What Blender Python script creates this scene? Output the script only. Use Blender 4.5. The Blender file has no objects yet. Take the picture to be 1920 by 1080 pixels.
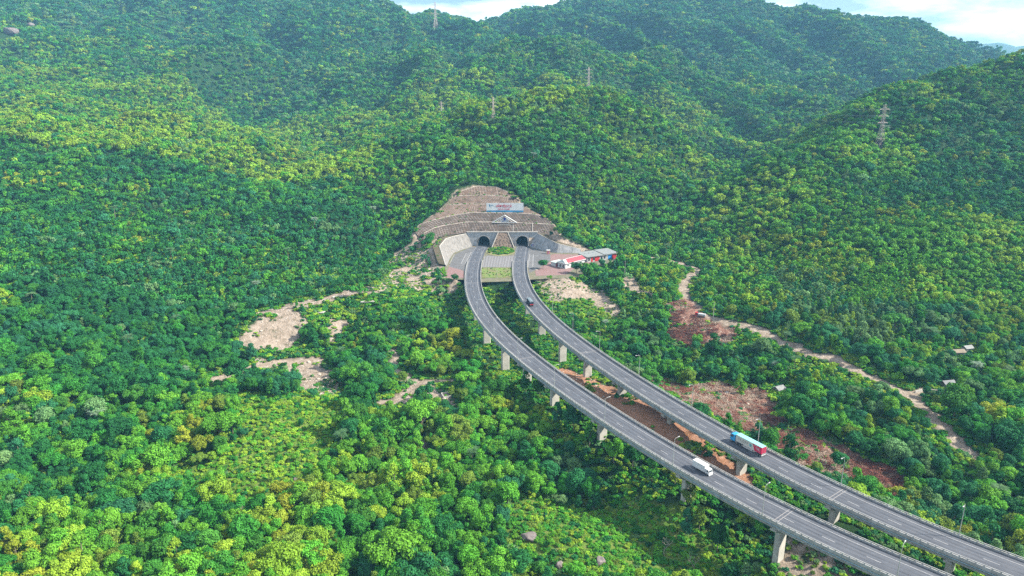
import bpy, math, random
import numpy as np
from mathutils import Vector, Matrix
R = math.radians
rng = np.random.default_rng(7)
random.seed(7)
S = bpy.context.scene
COL = S.collection

# ------------------------------------------------------------------ camera, sky, sun
F, PITCH, CAMZ = 1280.0, R(16), 131.0
cd = bpy.data.cameras.new('camera'); cam = bpy.data.objects.new('camera', cd); COL.objects.link(cam)
cam.location = (0, 0, CAMZ); cam.rotation_euler = (R(90) - PITCH, 0, 0)
cd.sensor_width = 36; cd.lens = 36 * F / 1920; cd.clip_start = 1; cd.clip_end = 30000
S.camera = cam
SUN_EL, SUN_AZ = R(39), R(-6)        # azimuth measured from +X towards +Y
sd = Vector((math.cos(SUN_EL) * math.cos(SUN_AZ), math.cos(SUN_EL) * math.sin(SUN_AZ), math.sin(SUN_EL)))
w = bpy.data.worlds.new('World'); S.world = w; w.use_nodes = True
nt = w.node_tree; nt.nodes.clear()
out = nt.nodes.new('ShaderNodeOutputWorld'); bg = nt.nodes.new('ShaderNodeBackground')
sky = nt.nodes.new('ShaderNodeTexSky'); sky.sky_type = 'NISHITA'; sky.sun_disc = False
sky.sun_elevation = SUN_EL; sky.sun_rotation = math.pi / 2 - SUN_AZ
sky.air_density = 1.0; sky.dust_density = 0.6; sky.ozone_density = 1.2
tc = nt.nodes.new('ShaderNodeTexCoord'); mp = nt.nodes.new('ShaderNodeMapping'); mp.inputs['Scale'].default_value = (2.2, 2.2, 9)
nz = nt.nodes.new('ShaderNodeTexNoise'); nz.inputs['Scale'].default_value = 2.2; nz.inputs['Detail'].default_value = 7; nz.inputs['Roughness'].default_value = .55
cr = nt.nodes.new('ShaderNodeValToRGB'); cr.color_ramp.elements[0].position = .43; cr.color_ramp.elements[1].position = .68
mx = nt.nodes.new('ShaderNodeMix'); mx.data_type = 'RGBA'; mx.inputs[7].default_value = (19, 19.5, 20, 1)
nt.links.new(tc.outputs['Generated'], mp.inputs[0]); nt.links.new(mp.outputs[0], nz.inputs[0]); nt.links.new(nz.outputs[0], cr.inputs[0])
nt.links.new(cr.outputs[0], mx.inputs[0]); nt.links.new(sky.outputs[0], mx.inputs[6]); nt.links.new(mx.outputs[2], bg.inputs[0])
bg.inputs[1].default_value = 0.055
nt.links.new(bg.outputs[0], out.inputs[0])
sl = bpy.data.lights.new('sun', 'SUN'); sl.energy = 5.0; sl.angle = R(0.55); sl.color = (1, .93, .80)
so = bpy.data.objects.new('sun', sl); COL.objects.link(so)
so.rotation_euler = sd.to_track_quat('Z', 'Y').to_euler(); so.location = sd * 500
S.view_settings.view_transform = 'Standard'; S.view_settings.look = 'None'; S.view_settings.exposure = 1.5; S.view_settings.gamma = 1
S.render.engine = 'CYCLES'
S.cycles.max_bounces = 6; S.cycles.diffuse_bounces = 2; S.cycles.glossy_bounces = 2; S.cycles.transmission_bounces = 4
S.cycles.volume_bounces = 0; S.cycles.transparent_max_bounces = 6
S.cycles.use_denoising = False

# ------------------------------------------------------------------ projection helpers (pixel of the 1920 frame -> metres)
cp, sp = math.cos(PITCH), math.sin(PITCH)
def ray(px, py):
    u = (np.asarray(px, float) - 960) / F; v = (540 - np.asarray(py, float)) / F
    return u, cp + v * sp, -sp + v * cp
def atY(px, py, Y):
    u, dy, dz = ray(px, py); t = Y / dy
    return (float(u * t), float(Y), float(CAMZ + dz * t))
def atZ(px, py, z=0.0):
    u, dy, dz = ray(px, py); t = (z - CAMZ) / dz
    return (float(u * t), float(dy * t), z)
def topx(x, y, z):
    z = np.asarray(z) - CAMZ
    d = y * cp - z * sp; up = y * sp + z * cp
    return 960 + F * x / d, 540 - F * up / d, d

# ------------------------------------------------------------------ road centre lines (metres, fitted polynomials x(Y))
PA = [51.488, -57.881, -32.717, 31.376, 79.894, -95.102, -1.529]
PB = [30.525, -63.858, 3.074, 34.686, 64.575, -92.849, 34.173]
def cx(P, Y):
    Y = np.asarray(Y, float); Yc = np.clip(Y, 168, 585); q = (Yc - 350) / 250
    x = np.polyval(P, q); d = np.polyval(np.polyder(P), q) / 250
    return x + d * (Y - Yc)
def line_of(P, y0, y1, step=1.0):
    Y = np.linspace(y0, y1, 3000); X = cx(P, Y)
    s = np.r_[0, np.cumsum(np.hypot(np.diff(X), np.diff(Y)))]
    n = int(s[-1] / step) + 1; ss = np.linspace(0, s[-1], n)
    return np.stack([np.interp(ss, s, X), np.interp(ss, s, Y)], 1)
def dist_road(P, x, y):
    L = line_of(P, 60, 610, 4.0); d = np.full(x.shape, 1e9)
    for a in range(0, len(L)):
        d = np.minimum(d, np.hypot(x - L[a, 0], y - L[a, 1]))
    return d

# ------------------------------------------------------------------ noise
_perm = np.random.default_rng(3).random((256, 256))
def vnoise(x, y):
    xi = np.floor(x).astype(int); yi = np.floor(y).astype(int); fx = x - xi; fy = y - yi
    fx = fx * fx * (3 - 2 * fx); fy = fy * fy * (3 - 2 * fy)
    g = lambda a, b: _perm[a & 255, b & 255]
    return (g(xi, yi) * (1 - fx) + g(xi + 1, yi) * fx) * (1 - fy) + (g(xi, yi + 1) * (1 - fx) + g(xi + 1, yi + 1) * fx) * fy
def fbm(x, y, o=4):
    s = 0; a = .5
    for k in range(o):
        s = s + a * vnoise(x * 2 ** k + 17.3 * k, y * 2 ** k + 5.1 * k); a *= .5
    return s / (1 - .5 ** o) * 1.0
def inpoly(x, y, P):
    r = np.zeros(x.shape, bool); n = len(P)
    for i in range(n):
        x0, y0 = P[i][:2]; x1, y1 = P[(i + 1) % n][:2]
        if y0 == y1: continue
        c = ((y0 > y) != (y1 > y)) & (x < (x1 - x0) * (y - y0) / (y1 - y0) + x0)
        r ^= c
    return r
def dseg(x, y, L):
    d = np.full(x.shape, 1e9)
    for a, b in zip(L[:-1], L[1:]):
        ax, ay = a[:2]; bx, by = b[:2]; dx, dy = bx - ax, by - ay
        t = np.clip(((x - ax) * dx + (y - ay) * dy) / (dx * dx + dy * dy + 1e-9), 0, 1)
        d = np.minimum(d, np.hypot(x - ax - t * dx, y - ay - t * dy))
    return d

# ------------------------------------------------------------------ cut slope above the portals: terrace lines
TL = [
 [(790,463,555),(797,455,562),(836,441,580),(879,435.5,593),(945,436,593),(1008,438,593),(1052,447,592)],
 [(788,449,566),(795,437,572),(812,428,582),(836,422,592),(875,416.5,601),(920,416.5,603),(972,418,603),(1038,421,602)],
 [(778,434,572),(786,421,584),(812,413,594),(848,404,605),(884,398.5,613),(957,399.5,614),(1003,402,613),(1022,407,611)],
 [(824,399,612),(838,384,625),(862,383,628),(908,383,628),(972,383.5,628)],
 [(853,368,638),(870,367,640),(908,366,641),(968,370,638)],
 [(856,362,642),(875,355,648),(896,349,653),(930,351,652),(960,363,645)]]
def resamp(L, n):
    L = np.array(L, float); s = np.r_[0, np.cumsum(np.linalg.norm(np.diff(L, axis=0), axis=1))]
    q = np.linspace(0, s[-1], n); return np.stack([np.interp(q, s, L[:, k]) for k in range(3)], 1)
NC = 70
TW = [resamp([atY(*p) for p in L], NC) for L in TL]
bands = []                                     # (lower line, upper line)
for i in range(5):
    lo = TW[i].copy(); 
    if i: lo[:, 1] += 1.8
    bands.append((lo, TW[i + 1]))
slope_pts = np.concatenate([lo * (1 - k) + hi * k for lo, hi in bands for k in (0, .2, .4, .6, .8, 1)])

# retaining walls (base line z = 0, top line)
LWB = [atZ(885.6, 462), atZ(868, 467.5), atZ(850.7, 474), atZ(843, 485), atZ(837.5, 499.3)]
LWT = [atY(877, 438, 593), atY(857, 442, 583), atY(836, 447.6, 571), atY(824, 462, 541), atY(835, 497, 519)]
RWB = [atZ(992, 462), atZ(1019, 470.5), atZ(1042, 474), atZ(1066, 474), atZ(1090, 474.5)]
RWT = [atY(1008, 438, 593), atY(1026, 447.5, 576), atY(1045.7, 457.2, 567.5), atY(1066, 462, 567.5), atY(1088, 467.5, 567)]
YARD = [atZ(*p)[:2] for p in [(885,461.5),(992,461.5),(1019,470.5),(1042,474),(1090,474.5),(1160,478),(1165,492),(1118,500),(1085,520),(1040,522),(992,524),(962,527),(902,529),(868,524),(836,524),(834,500),(843,485),(850,474)]]

# ------------------------------------------------------------------ terrain: thin plate through points read off the slopes
C = []   # (px, py, Y, canopy height above ground)
def ct(*a): C.extend(a)
ct((0,1080,172,8),(0,900,228,8),(0,700,305,8),(0,540,400,8),(0,400,520,8),(0,300,640,8),(0,225,770,8),(0,150,1150,9),(0,60,1560,9),(0,0,1850,9),(-10,-60,2300,9))
ct((-300,900,230,8),(-300,600,370,8),(-300,400,520,8),(-300,200,790,8),(-400,0,1800,9))
ct((160,1080,172,8),(160,800,270,8),(160,600,370,8),(160,450,470,8),(160,320,620,8),(160,235,770,8),(160,200,980,9),(160,100,1400,9),(160,20,1800,9),(160,-30,2100,9))
ct((320,1080,176,8),(320,900,236,8),(320,700,322,8),(320,600,390,8),(320,500,475,8),(320,400,575,8),(320,300,700,8),(320,258,790,8),(320,230,960,9),(320,120,1400,9),(320,20,1850,9),(350,-20,2150,9))
ct((480,1080,178,7),(480,900,236,7),(480,760,294,5),(480,560,430,8),(480,450,530,8),(480,340,680,8),(480,285,800,8),(500,260,930,9),(480,150,1350,9),(480,60,1750,9),(570,12,2150,9),(480,2,2150,9))
ct((640,1080,182,7),(640,900,240,6),(640,760,300,5),(640,500,500,8),(640,400,600,8),(640,325,730,8),(640,292,810,8),(660,270,930,9),(640,180,1300,9),(640,80,1700,9),(640,0,2080,9))
ct((470,590,408,0),(560,590,410,0),(500,655,383,0),(560,655,386,0),(620,560,436,0),(700,545,444,0),(700,600,412,3),(640,640,392,3),(740,660,380,0),(800,720,340,0),(710,755,318,0),(760,560,440,3),(860,600,415,5),(800,660,376,5))
ct((800,900,242,7),(800,1080,184,7),(960,1080,184,8),(960,900,238,7),(1000,1010,202,3),(1120,1050,190,3),(800,800,286,6),(960,800,284,6),(1200,1000,200,9),(1300,1080,180,8),(1150,880,246,8),(1300,960,212,8))
ct((800,500,528,0),(760,490,535,0),(745,470,556,4),(770,440,585,6),(790,400,622,8),(800,350,672,8),(800,300,725,8),(820,232,810,8),(830,215,900,9),(820,130,1400,9),(820,66,1750,9),(860,34,1960,9),(740,12,2000,9),(930,44,2120,9))
ct((930,340,664,6),(960,300,710,8),(1000,250,782,8),(1000,196,860,8),(1050,172,950,9),(1110,172,960,9),(1050,160,1200,9),(1050,90,1700,9),(1050,12,2250,9))
ct((1030,400,618,7),(1060,430,598,6),(1100,440,592,7),(1100,350,690,8),(1150,300,760,8),(1160,220,860,8),(1250,215,900,9),(1200,400,672,8),(1230,460,610,7),(1300,400,668,8),(1300,330,790,9),(1320,290,930,9),(1420,250,1080,9),(1550,210,1150,9))
ct((1250,150,1300,9),(1250,60,1900,9),(1200,-30,2450,9),(1350,-10,2450,9),(1400,180,1350,9),(1400,90,1800,9),(1440,12,2350,9),(1550,38,2300,9),(1630,54,2250,9),(1700,42,2200,9),(1780,70,2150,9),(1850,104,2100,9),(1900,130,2050,9),(1980,160,2000,9),(1600,120,1700,9),(1750,130,1700,9))
ct((1340,318,735,8),(1420,290,720,8),(1500,262,715,8),(1600,228,745,8),(1650,276,690,6),(1700,188,790,8),(1800,148,820,8),(1920,88,870,8),(2200,-20,950,8),(1900,210,760,8),(1800,280,680,8))
ct((1400,400,600,8),(1500,400,565,8),(1500,500,478,8),(1400,500,512,7),(1650,400,540,8),(1700,500,450,8),(1800,450,480,8),(1920,400,545,8),(1920,540,440,8),(2200,400,540,8),(2200,700,340,8),(1920,700,325,8),(1920,850,248,8),(1920,1000,200,8),(2200,1000,200,8))
ct((1230,482,560,0),(1300,505,520,0),(1283,545,462,0),(1320,592,415,0),(1400,612,398,0),(1480,645,373,0),(1560,675,348,0),(1640,712,325,0),(1700,740,308,0),(1740,775,288,0),(1790,825,264,0),(1780,690,340,5))
ct((1060,545,468,0),(1100,530,485,0),(1120,600,424,4),(1180,560,450,3),(1200,640,392,4),(1250,600,415,1),(1340,640,384,1),(1300,700,345,4),(1350,750,312,0),(1450,800,284,0),(1600,880,246,1),(1700,920,234,3),(1850,1000,208,8),(1500,720,325,5),(1180,515,500,1))
base = [atY(a, b, Y) [:2] + (atY(a, b, Y)[2] - (h if Y < 1000 else 14 if Y < 1500 else 20),) for a, b, Y, h in C]
# pier feet and other known ground heights
base += [(-15.5,393,-17),(-3.8,356,-19),(10,327,-14),(20.5,300,-14),(38,265,-13),(64,222,-14),(88,191,-16.8),(118,160,-15),
         (12,436,-12.5),(18.5,400,-13.4),(29,365,-18.6),(40,335,-13.7),(53,304,-10),(69,270,-7.5),(89.5,235,-11),(110,203,-10.7),(132,176,-10),(160,150,-12),
         (-26,450,-14),(-8,470,-13),(-5,500,-10),(-30,480,-9),(-45,470,-10),(10,470,-8),(40,470,-5),(-44,505,-3),(60,490,-2),(85,510,-3),(110,540,-3)]
base += [(x, y + 1.5, z) for x, y, z in LWT] + [(x, y + 1, z) for x, y, z in RWT]
base += [(x, y, -0.4) for x, y in YARD] + [(-10, 560, -.4), (-10, 580, -.4), (40, 545, -.4)]
base += [tuple(p) for p in slope_pts[::9]]
# beyond the ridges, out of sight
base += [(-900,2600,380),(0,2900,250),(600,3000,180),(1500,2600,120),(1200,1400,60),(800,1000,120),(1800,1800,60),(-2200,2200,420),(-1500,900,160),
         (-900,300,30),(900,300,40),(0,60,-25),(400,60,-20),(-400,60,-20),(0,-150,-30),(3000,3500,20),(-3000,3500,200),(0,3800,150),(900,700,150),(-420,900,92),(-150,1010,80),(60,1090,92)]
base = np.array(base, float)
def tps_fit(P, lam):
    n = len(P); X = P[:, :2] / 500.; d = np.hypot(X[:, None, 0] - X[None, :, 0], X[:, None, 1] - X[None, :, 1])
    K = np.where(d > 0, d * d * np.log(d + 1e-12), 0) + lam * np.eye(n)
    A = np.zeros((n + 3, n + 3)); A[:n, :n] = K; A[:n, n] = 1; A[:n, n + 1:] = X; A[n, :n] = 1; A[n + 1:, :n] = X.T
    return X, np.linalg.solve(A, np.r_[P[:, 2], 0, 0, 0])
_X, _W = tps_fit(base, 2e-5)
def tps(x, y):
    x = np.asarray(x, float) / 500.; y = np.asarray(y, float) / 500.
    z = _W[-3] + _W[-2] * x + _W[-1] * y
    for i in range(len(_X)):
        r2 = (x - _X[i, 0]) ** 2 + (y - _X[i, 1]) ** 2
        z = z + _W[i] * .5 * r2 * np.log(r2 + 1e-12)
    return z
def sstep(a, b, v):
    t = np.clip((v - a) / (b - a), 0, 1); return t * t * (3 - 2 * t)
def hraw(x, y):
    z = tps(x, y)
    z = np.where(y > 3000, z * (1 - sstep(3000, 4200, y)) + 20 * sstep(3000, 4200, y), z)
    far = sstep(900, 1500, y)
    wx = x + (fbm(x / 300 + 4, y / 300, 3) - .5) * 260 + y * .18
    sp_ = np.abs(fbm(wx / 230, y / 900 + 3, 3) - .5) * 2; s2_ = np.abs(fbm(wx / 105 + 30, y / 420 + 8, 3) - .5) * 2
    z = z + far * ((.26 - sp_) * 150 + (.26 - s2_) * 60) * (1 - .55 * sstep(1900, 2300, y)) + sstep(600, 800, y) * (1 - far) * ((fbm(x / 90, y / 90, 3) - .5) * 14 + (.26 - s2_) * 34)
    z = z + (fbm(x / 22 + 9, y / 22, 3) - .5) * 2.6
    return np.clip(z, -34, 620)
# grid lines: fine near, coarse far
def axis(a0, a1, fine, lo, hi, grow=1.035, cap=60):
    v = list(np.arange(a0, a1, fine)); s = fine
    while v[-1] < hi: s = min(s * grow, cap if v[-1] < 3200 else 400); v.append(v[-1] + s)
    s = fine; 
    while v[0] > lo: s = min(s * grow, cap if v[0] > -3200 else 400); v.insert(0, v[0] - s)
    return np.array(v)
GX = axis(-230, 260, 2.5, -9000, 9000, 1.05, 22); GY = axis(140, 640, 2.5, -1200, 9500, 1.03, 22)
gx, gy = np.meshgrid(GX, GY)
GZ = hraw(gx, gy)
# yard flattened, terrain tucked under the cut slope, trench in front of the abutment
m = inpoly(gx, gy, YARD); GZ[m] = -0.35
near = (gx > -110) & (gx < 60) & (gy > 540) & (gy < 670)
ii = np.argwhere(near)
for a, b in ii:
    d = (slope_pts[:, 0] - GX[b]) ** 2 + (slope_pts[:, 1] - GY[a]) ** 2
    k = d.argmin()
    if d[k] < 9 and not m[a, b]: GZ[a, b] = slope_pts[k, 2] - 1.6
AB = 533.0
def behind(B, T, outw, n_=12):
    Tn = resamp(T, n_); Bn = resamp(B, n_); o = []
    for t_, b__ in zip(Tn, Bn):
        d_ = np.array((t_[0] - b__[0], t_[1] - b__[1])); d_ = d_ / (np.hypot(*d_) + 1e-6); o.append((t_[0] + d_[0] * outw, t_[1] + d_[1] * outw))
    return o
for B_, T_ in ((LWB, LWT), (RWB, RWT)):
    pl = [p[:2] for p in B_] + behind(B_, T_, 2.6)[::-1]; mm_ = inpoly(gx, gy, pl) | ((dseg(gx, gy, T_) < 2.6) & (gy < 600)); GZ[mm_] = -.35
pm_ = (gx > -44) & (gx < 15) & (gy > 588) & (gy < 599.5); GZ[pm_] = -.6
bt = (gx > -24) & (gx < 3.5) & (gy > 505) & (gy < AB); GZ[bt] = np.minimum(GZ[bt], -7.5)
deckA = np.abs(gx - cx(PA, gy)); deckB = np.abs(gx - cx(PB, gy))
und = ((deckA < 9) | (deckB < 9)) & (gy < AB - 3)
GZ[und] = np.minimum(GZ[und], -5.2)
_nz = (gy < 600) & (gy > 150) & (np.abs(gx) < 260)
ROUGH = (fbm(gx / 6, gy / 6, 3) - .5) * 2.4
def hz(x, y):
    x = np.asarray(x, float); y = np.asarray(y, float)
    j = np.clip(np.searchsorted(GX, x) - 1, 0, len(GX) - 2); i = np.clip(np.searchsorted(GY, y) - 1, 0, len(GY) - 2)
    fx = np.clip((x - GX[j]) / (GX[j + 1] - GX[j]), 0, 1); fy = np.clip((y - GY[i]) / (GY[i + 1] - GY[i]), 0, 1)
    return (GZ[i, j] * (1 - fx) + GZ[i, j + 1] * fx) * (1 - fy) + (GZ[i + 1, j] * (1 - fx) + GZ[i + 1, j + 1] * fx) * fy
_T = np.concatenate([np.arange(120, 700, 2.0), np.arange(700, 2600, 6.0)])
def hit(px, py, lift=0.0):
    """where the line of sight through a pixel meets the ground (plus lift)"""
    u, dy, dz = ray(px, py)
    x, y, z = u * _T, dy * _T, CAMZ + dz * _T
    q = np.nonzero(z < hz(x, y) + lift)[0]
    k = q[0] if len(q) else len(_T) - 1
    return (float(x[k]), float(y[k]), float(hz(x[k], y[k])))
def hits(L): return [hit(*p) for p in L]

# ------------------------------------------------------------------ ground cover zones (world polygons)
SOIL = [hits(p) for p in [
 [(730,478),(775,455),(800,470),(830,500),(836,520),(870,526),(862,545),(800,548),(755,540),(700,556),(640,562),(560,584),(470,592),(520,574),(600,562),(640,546),(705,538),(730,505)],
 [(482,596),(520,588),(566,590),(575,612),(556,640),(520,664),(470,654),(425,660),(440,638),(468,618)],
 [(620,600),(640,596),(655,602),(640,625),(625,650),(612,640)],
 [(470,672),(540,676),(610,678),(640,700),(640,745),(560,735),(555,705),(500,690)],
 [(720,750),(760,728),(800,718),(845,738),(870,760),(850,775),(820,750),(770,752),(730,765)],
 [(1000,508),(1030,520),(1075,522),(1130,545),(1175,600),(1140,590),(1100,562),(1040,570),(1015,545)],
 [(1150,512),(1180,516),(1240,560),(1215,556),(1165,540)],
 [(770,820),(800,830),(805,880),(790,870)],
 [(1440,1050),(1500,1010),(1600,1080),(1640,1120),(1500,1120)]]]
RED = [hits(p) for p in [
 [(1250,572),(1285,560),(1330,600),(1400,622),(1360,652),(1300,655),(1255,632)],
 [(1210,705),(1290,728),(1345,716),(1440,738),(1490,800),(1560,835),(1680,882),(1715,925),(1690,945),(1600,915),(1500,870),(1420,825),(1350,790),(1270,755)],
 [(1015,700),(1060,690),(1120,712),(1200,745),(1300,815),(1380,870),(1420,905),(1390,920),(1300,870),(1180,800),(1110,760),(1040,725)]]]
GRASS = [hits(p) for p in [
 [(1010,530),(1090,528),(1140,560),(1170,600),(1080,600),(1020,560)],
 [(560,745),(650,760),(650,820),(570,900),(490,965),(340,935),(330,880),(430,860),(450,800),(440,745)],
 [(955,935),(1180,925),(1330,1000),(1380,1085),(1080,1085),(940,1010)]]]
DROAD = [hits([(1205,483),(1235,484),(1262,490),(1300,502),(1306,512),(1290,526),(1282,545),(1288,568),(1318,592),(1400,612),(1480,645),(1560,675),(1640,712),(1700,740),(1740,775),(1790,825),(1812,850)]),
         hits([(735,655),(742,690),(765,714),(800,720),(850,716)]), hits([(800,720),(760,740),(705,757)]), hits([(395,716),(450,700),(520,680),(600,676)]),
         hits([(1700,740),(1740,735),(1780,745),(1830,760)])]
def zones(x, y):
    jx = x + (fbm(x / 9, y / 9 + 40, 3) - .5) * 9; jy = y + (fbm(x / 9 + 70, y / 9, 3) - .5) * 9
    s = np.zeros(x.shape, bool); r = s.copy(); g = s.copy()
    for P in SOIL: s |= inpoly(jx, jy, P)
    for P in RED: r |= inpoly(jx, jy, P)
    br_ = fbm(x / 8 + 12, y / 8 + 71, 3); s &= br_ > .29; r &= br_ > .27
    for P in GRASS: g |= inpoly(jx, jy, P)
    dr = np.minimum(dseg(jx, jy, DROAD[0]), np.minimum(dseg(jx, jy, DROAD[1]), np.minimum(dseg(jx, jy, DROAD[2]), dseg(jx, jy, DROAD[3]))) + .8)
    dr = np.minimum(dr, dseg(jx, jy, DROAD[4]) + 1)
    return s, r, g, dr

_s, _r, _g, _d = zones(gx[_nz], gy[_nz]); _q = np.where(_s, .7, 0) + np.where(_r, 1.3, 0); _q = _q * (_d > 5) * ((np.abs(deckA[_nz]) > 9) & (np.abs(deckB[_nz]) > 9) | (GZ[_nz] < -8))
GZ[_nz] += ROUGH[_nz] * _q
# ------------------------------------------------------------------ materials
MATS = {}
def mat(name, col, rough=.8, var=.15, scale=1.0, bump=0.0, metal=0.0, col2=None, detail=6, spec=.3):
    if name in MATS: return MATS[name]
    ALB = .78; col = tuple(c * ALB for c in col); col2 = tuple(c * ALB for c in col2) if col2 else None
    m = bpy.data.materials.new(name); m.use_nodes = True; n = m.node_tree.nodes; l = m.node_tree.links
    b = n['Principled BSDF']; b.inputs['Roughness'].default_value = rough; b.inputs['Metallic'].default_value = metal
    b.inputs['Specular IOR Level'].default_value = spec
    t = n.new('ShaderNodeTexCoord'); z = n.new('ShaderNodeTexNoise'); z.inputs['Scale'].default_value = scale; z.inputs['Detail'].default_value = detail
    z.inputs['Roughness'].default_value = .65
    g = n.new('ShaderNodeNewGeometry'); l.new(g.outputs['Position'], z.inputs[0])
    r = n.new('ShaderNodeValToRGB'); r.color_ramp.elements[0].position = .3; r.color_ramp.elements[1].position = .7
    c2 = col2 or tuple(c * (1 - var) for c in col)
    c1 = col if col2 else tuple(min(1, c * (1 + var)) for c in col)
    r.color_ramp.elements[0].color = (*c2, 1); r.color_ramp.elements[1].color = (*c1, 1)
    l.new(z.outputs[0], r.inputs[0]); l.new(r.outputs[0], b.inputs['Base Color'])
    if bump:
        bp = n.new('ShaderNodeBump'); bp.inputs['Strength'].default_value = 1; bp.inputs['Distance'].default_value = bump
        l.new(z.outputs[0], bp.inputs['Height']); l.new(bp.outputs[0], b.inputs['Normal'])
    MATS[name] = m; return m
def leafmat(name, col, hv=.012, vv=.5, trans=.18):
    if name in MATS: return MATS[name]
    m = bpy.data.materials.new(name); m.use_nodes = True; n = m.node_tree.nodes; l = m.node_tree.links
    b = n['Principled BSDF']; b.inputs['Roughness'].default_value = .6; b.inputs['Specular IOR Level'].default_value = .06
    oi = n.new('ShaderNodeObjectInfo'); g = n.new('ShaderNodeNewGeometry')
    hs = n.new('ShaderNodeHueSaturation'); hs.inputs['Color'].default_value = (*col, 1)
    def lin(src, a, c):
        q = n.new('ShaderNodeMath'); q.operation = 'MULTIPLY_ADD'; l.new(src, q.inputs[0]); q.inputs[1].default_value = a; q.inputs[2].default_value = c; return q.outputs[0]
    l.new(lin(oi.outputs['Random'], hv * 2, .5 - hv), hs.inputs['Hue'])
    fr = n.new('ShaderNodeMath'); fr.operation = 'MULTIPLY'; l.new(oi.outputs['Random'], fr.inputs[0]); fr.inputs[1].default_value = 37.7
    f2 = n.new('ShaderNodeMath'); f2.operation = 'FRACT'; l.new(fr.outputs[0], f2.inputs[0])
    v1 = lin(f2.outputs[0], vv, 1 - vv / 2); v2 = lin(g.outputs['Random Per Island'], .5, .75)
    mm = n.new('ShaderNodeMath'); mm.operation = 'MULTIPLY'; l.new(v1, mm.inputs[0]); l.new(v2, mm.inputs[1]); l.new(mm.outputs[0], hs.inputs['Value'])
    l.new(hs.outputs[0], b.inputs['Base Color'])
    tr = n.new('ShaderNodeBsdfTranslucent'); l.new(hs.outputs[0], tr.inputs[0])
    ms = n.new('ShaderNodeMixShader'); ms.inputs[0].default_value = trans
    l.new(b.outputs[0], ms.inputs[1]); l.new(tr.outputs[0], ms.inputs[2]); l.new(ms.outputs[0], n['Material Output'].inputs[0])
    MATS[name] = m; return m

asphalt = mat('asphalt', (.085,.09,.105), .85, .18, .35, .004)
def worn_asphalt():
    m = bpy.data.materials.new('worn_asphalt'); m.use_nodes = True; n = m.node_tree.nodes; l = m.node_tree.links; b = n['Principled BSDF']; b.inputs['Roughness'].default_value = .8; b.inputs['Specular IOR Level'].default_value = .25
    uv = n.new('ShaderNodeUVMap'); uv.uv_map = 'UVMap'; mp = n.new('ShaderNodeMapping'); mp.inputs['Scale'].default_value = (1.1, .045, 1); l.new(uv.outputs[0], mp.inputs[0])
    z1 = n.new('ShaderNodeTexNoise'); z1.inputs['Scale'].default_value = 1.6; z1.inputs['Detail'].default_value = 6; l.new(mp.outputs[0], z1.inputs[0])
    z2 = n.new('ShaderNodeTexNoise'); z2.inputs['Scale'].default_value = .12; z2.inputs['Detail'].default_value = 8; z2.inputs['Roughness'].default_value = .7; l.new(uv.outputs[0], z2.inputs[0])
    sx = n.new('ShaderNodeSeparateXYZ'); l.new(uv.outputs[0], sx.inputs[0])
    w = n.new('ShaderNodeMath'); w.operation = 'MULTIPLY'; l.new(sx.outputs[0], w.inputs[0]); w.inputs[1].default_value = 2 * math.pi / 2.0
    c = n.new('ShaderNodeMath'); c.operation = 'COSINE'; l.new(w.outputs[0], c.inputs[0])
    def ma(op, a, b_):
        q = n.new('ShaderNodeMath'); q.operation = op
        for i, v in enumerate((a, b_)):
            if isinstance(v, float): q.inputs[i].default_value = v
            else: l.new(v, q.inputs[i])
        return q.outputs[0]
    f = ma('ADD', ma('MULTIPLY', z1.outputs[0], .9), ma('ADD', ma('MULTIPLY', z2.outputs[0], .8), ma('MULTIPLY', c.outputs[0], .10)))
    r = n.new('ShaderNodeValToRGB'); r.color_ramp.elements[0].position = .62; r.color_ramp.elements[1].position = 1.0
    r.color_ramp.elements[0].color = (.042,.047,.060,1); r.color_ramp.elements[1].color = (.078,.084,.100,1); l.new(f, r.inputs[0]); l.new(r.outputs[0], b.inputs['Base Color'])
    return m
wornasphalt = worn_asphalt()
yardasphalt = mat('old_asphalt', (.12,.12,.125), .9, .25, .25)
concrete = mat('concrete', (.38,.37,.35), .85, .25, .5, .01)
palecon = mat('pale_concrete', (.40,.38,.35), .85, .22, .4)
darkcon = mat('stained_concrete', (.30,.31,.31), .85, .35, .35, .01)
white = mat('white_paint', (.56,.57,.57), .5, .06, .8)
linep = mat('road_line_paint', (.38,.38,.39), .7, .25, .7)
steel = mat('galvanised_steel', (.42,.44,.46), .45, .1, 1, 0, .7)
rubber = mat('rubber', (.02,.02,.022), .8, .2, 3)
glass = mat('dark_glass', (.02,.03,.04), .1, .1, 1, spec=.6)
brick = mat('pink_paving', (.22,.135,.13), .9, .25, .6)
redroof = mat('red_roof_sheet', (.45,.06,.08), .5, .15, .4)
redpaint = mat('red_paint', (.42,.03,.035), .5, .1, 1)
bluepaint = mat('blue_paint', (.03,.25,.62), .45, .1, 1)
greyroof = mat('grey_roof_sheet', (.22,.235,.235), .5, .12, .5)
barkm = mat('bark', (.20,.17,.13), .9, .35, 3, .02)
palebark = mat('pale_bark', (.38,.35,.30), .9, .3, 3, .02)
rockm = mat('rock', (.17,.145,.14), .9, .45, .6, .1)

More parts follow.
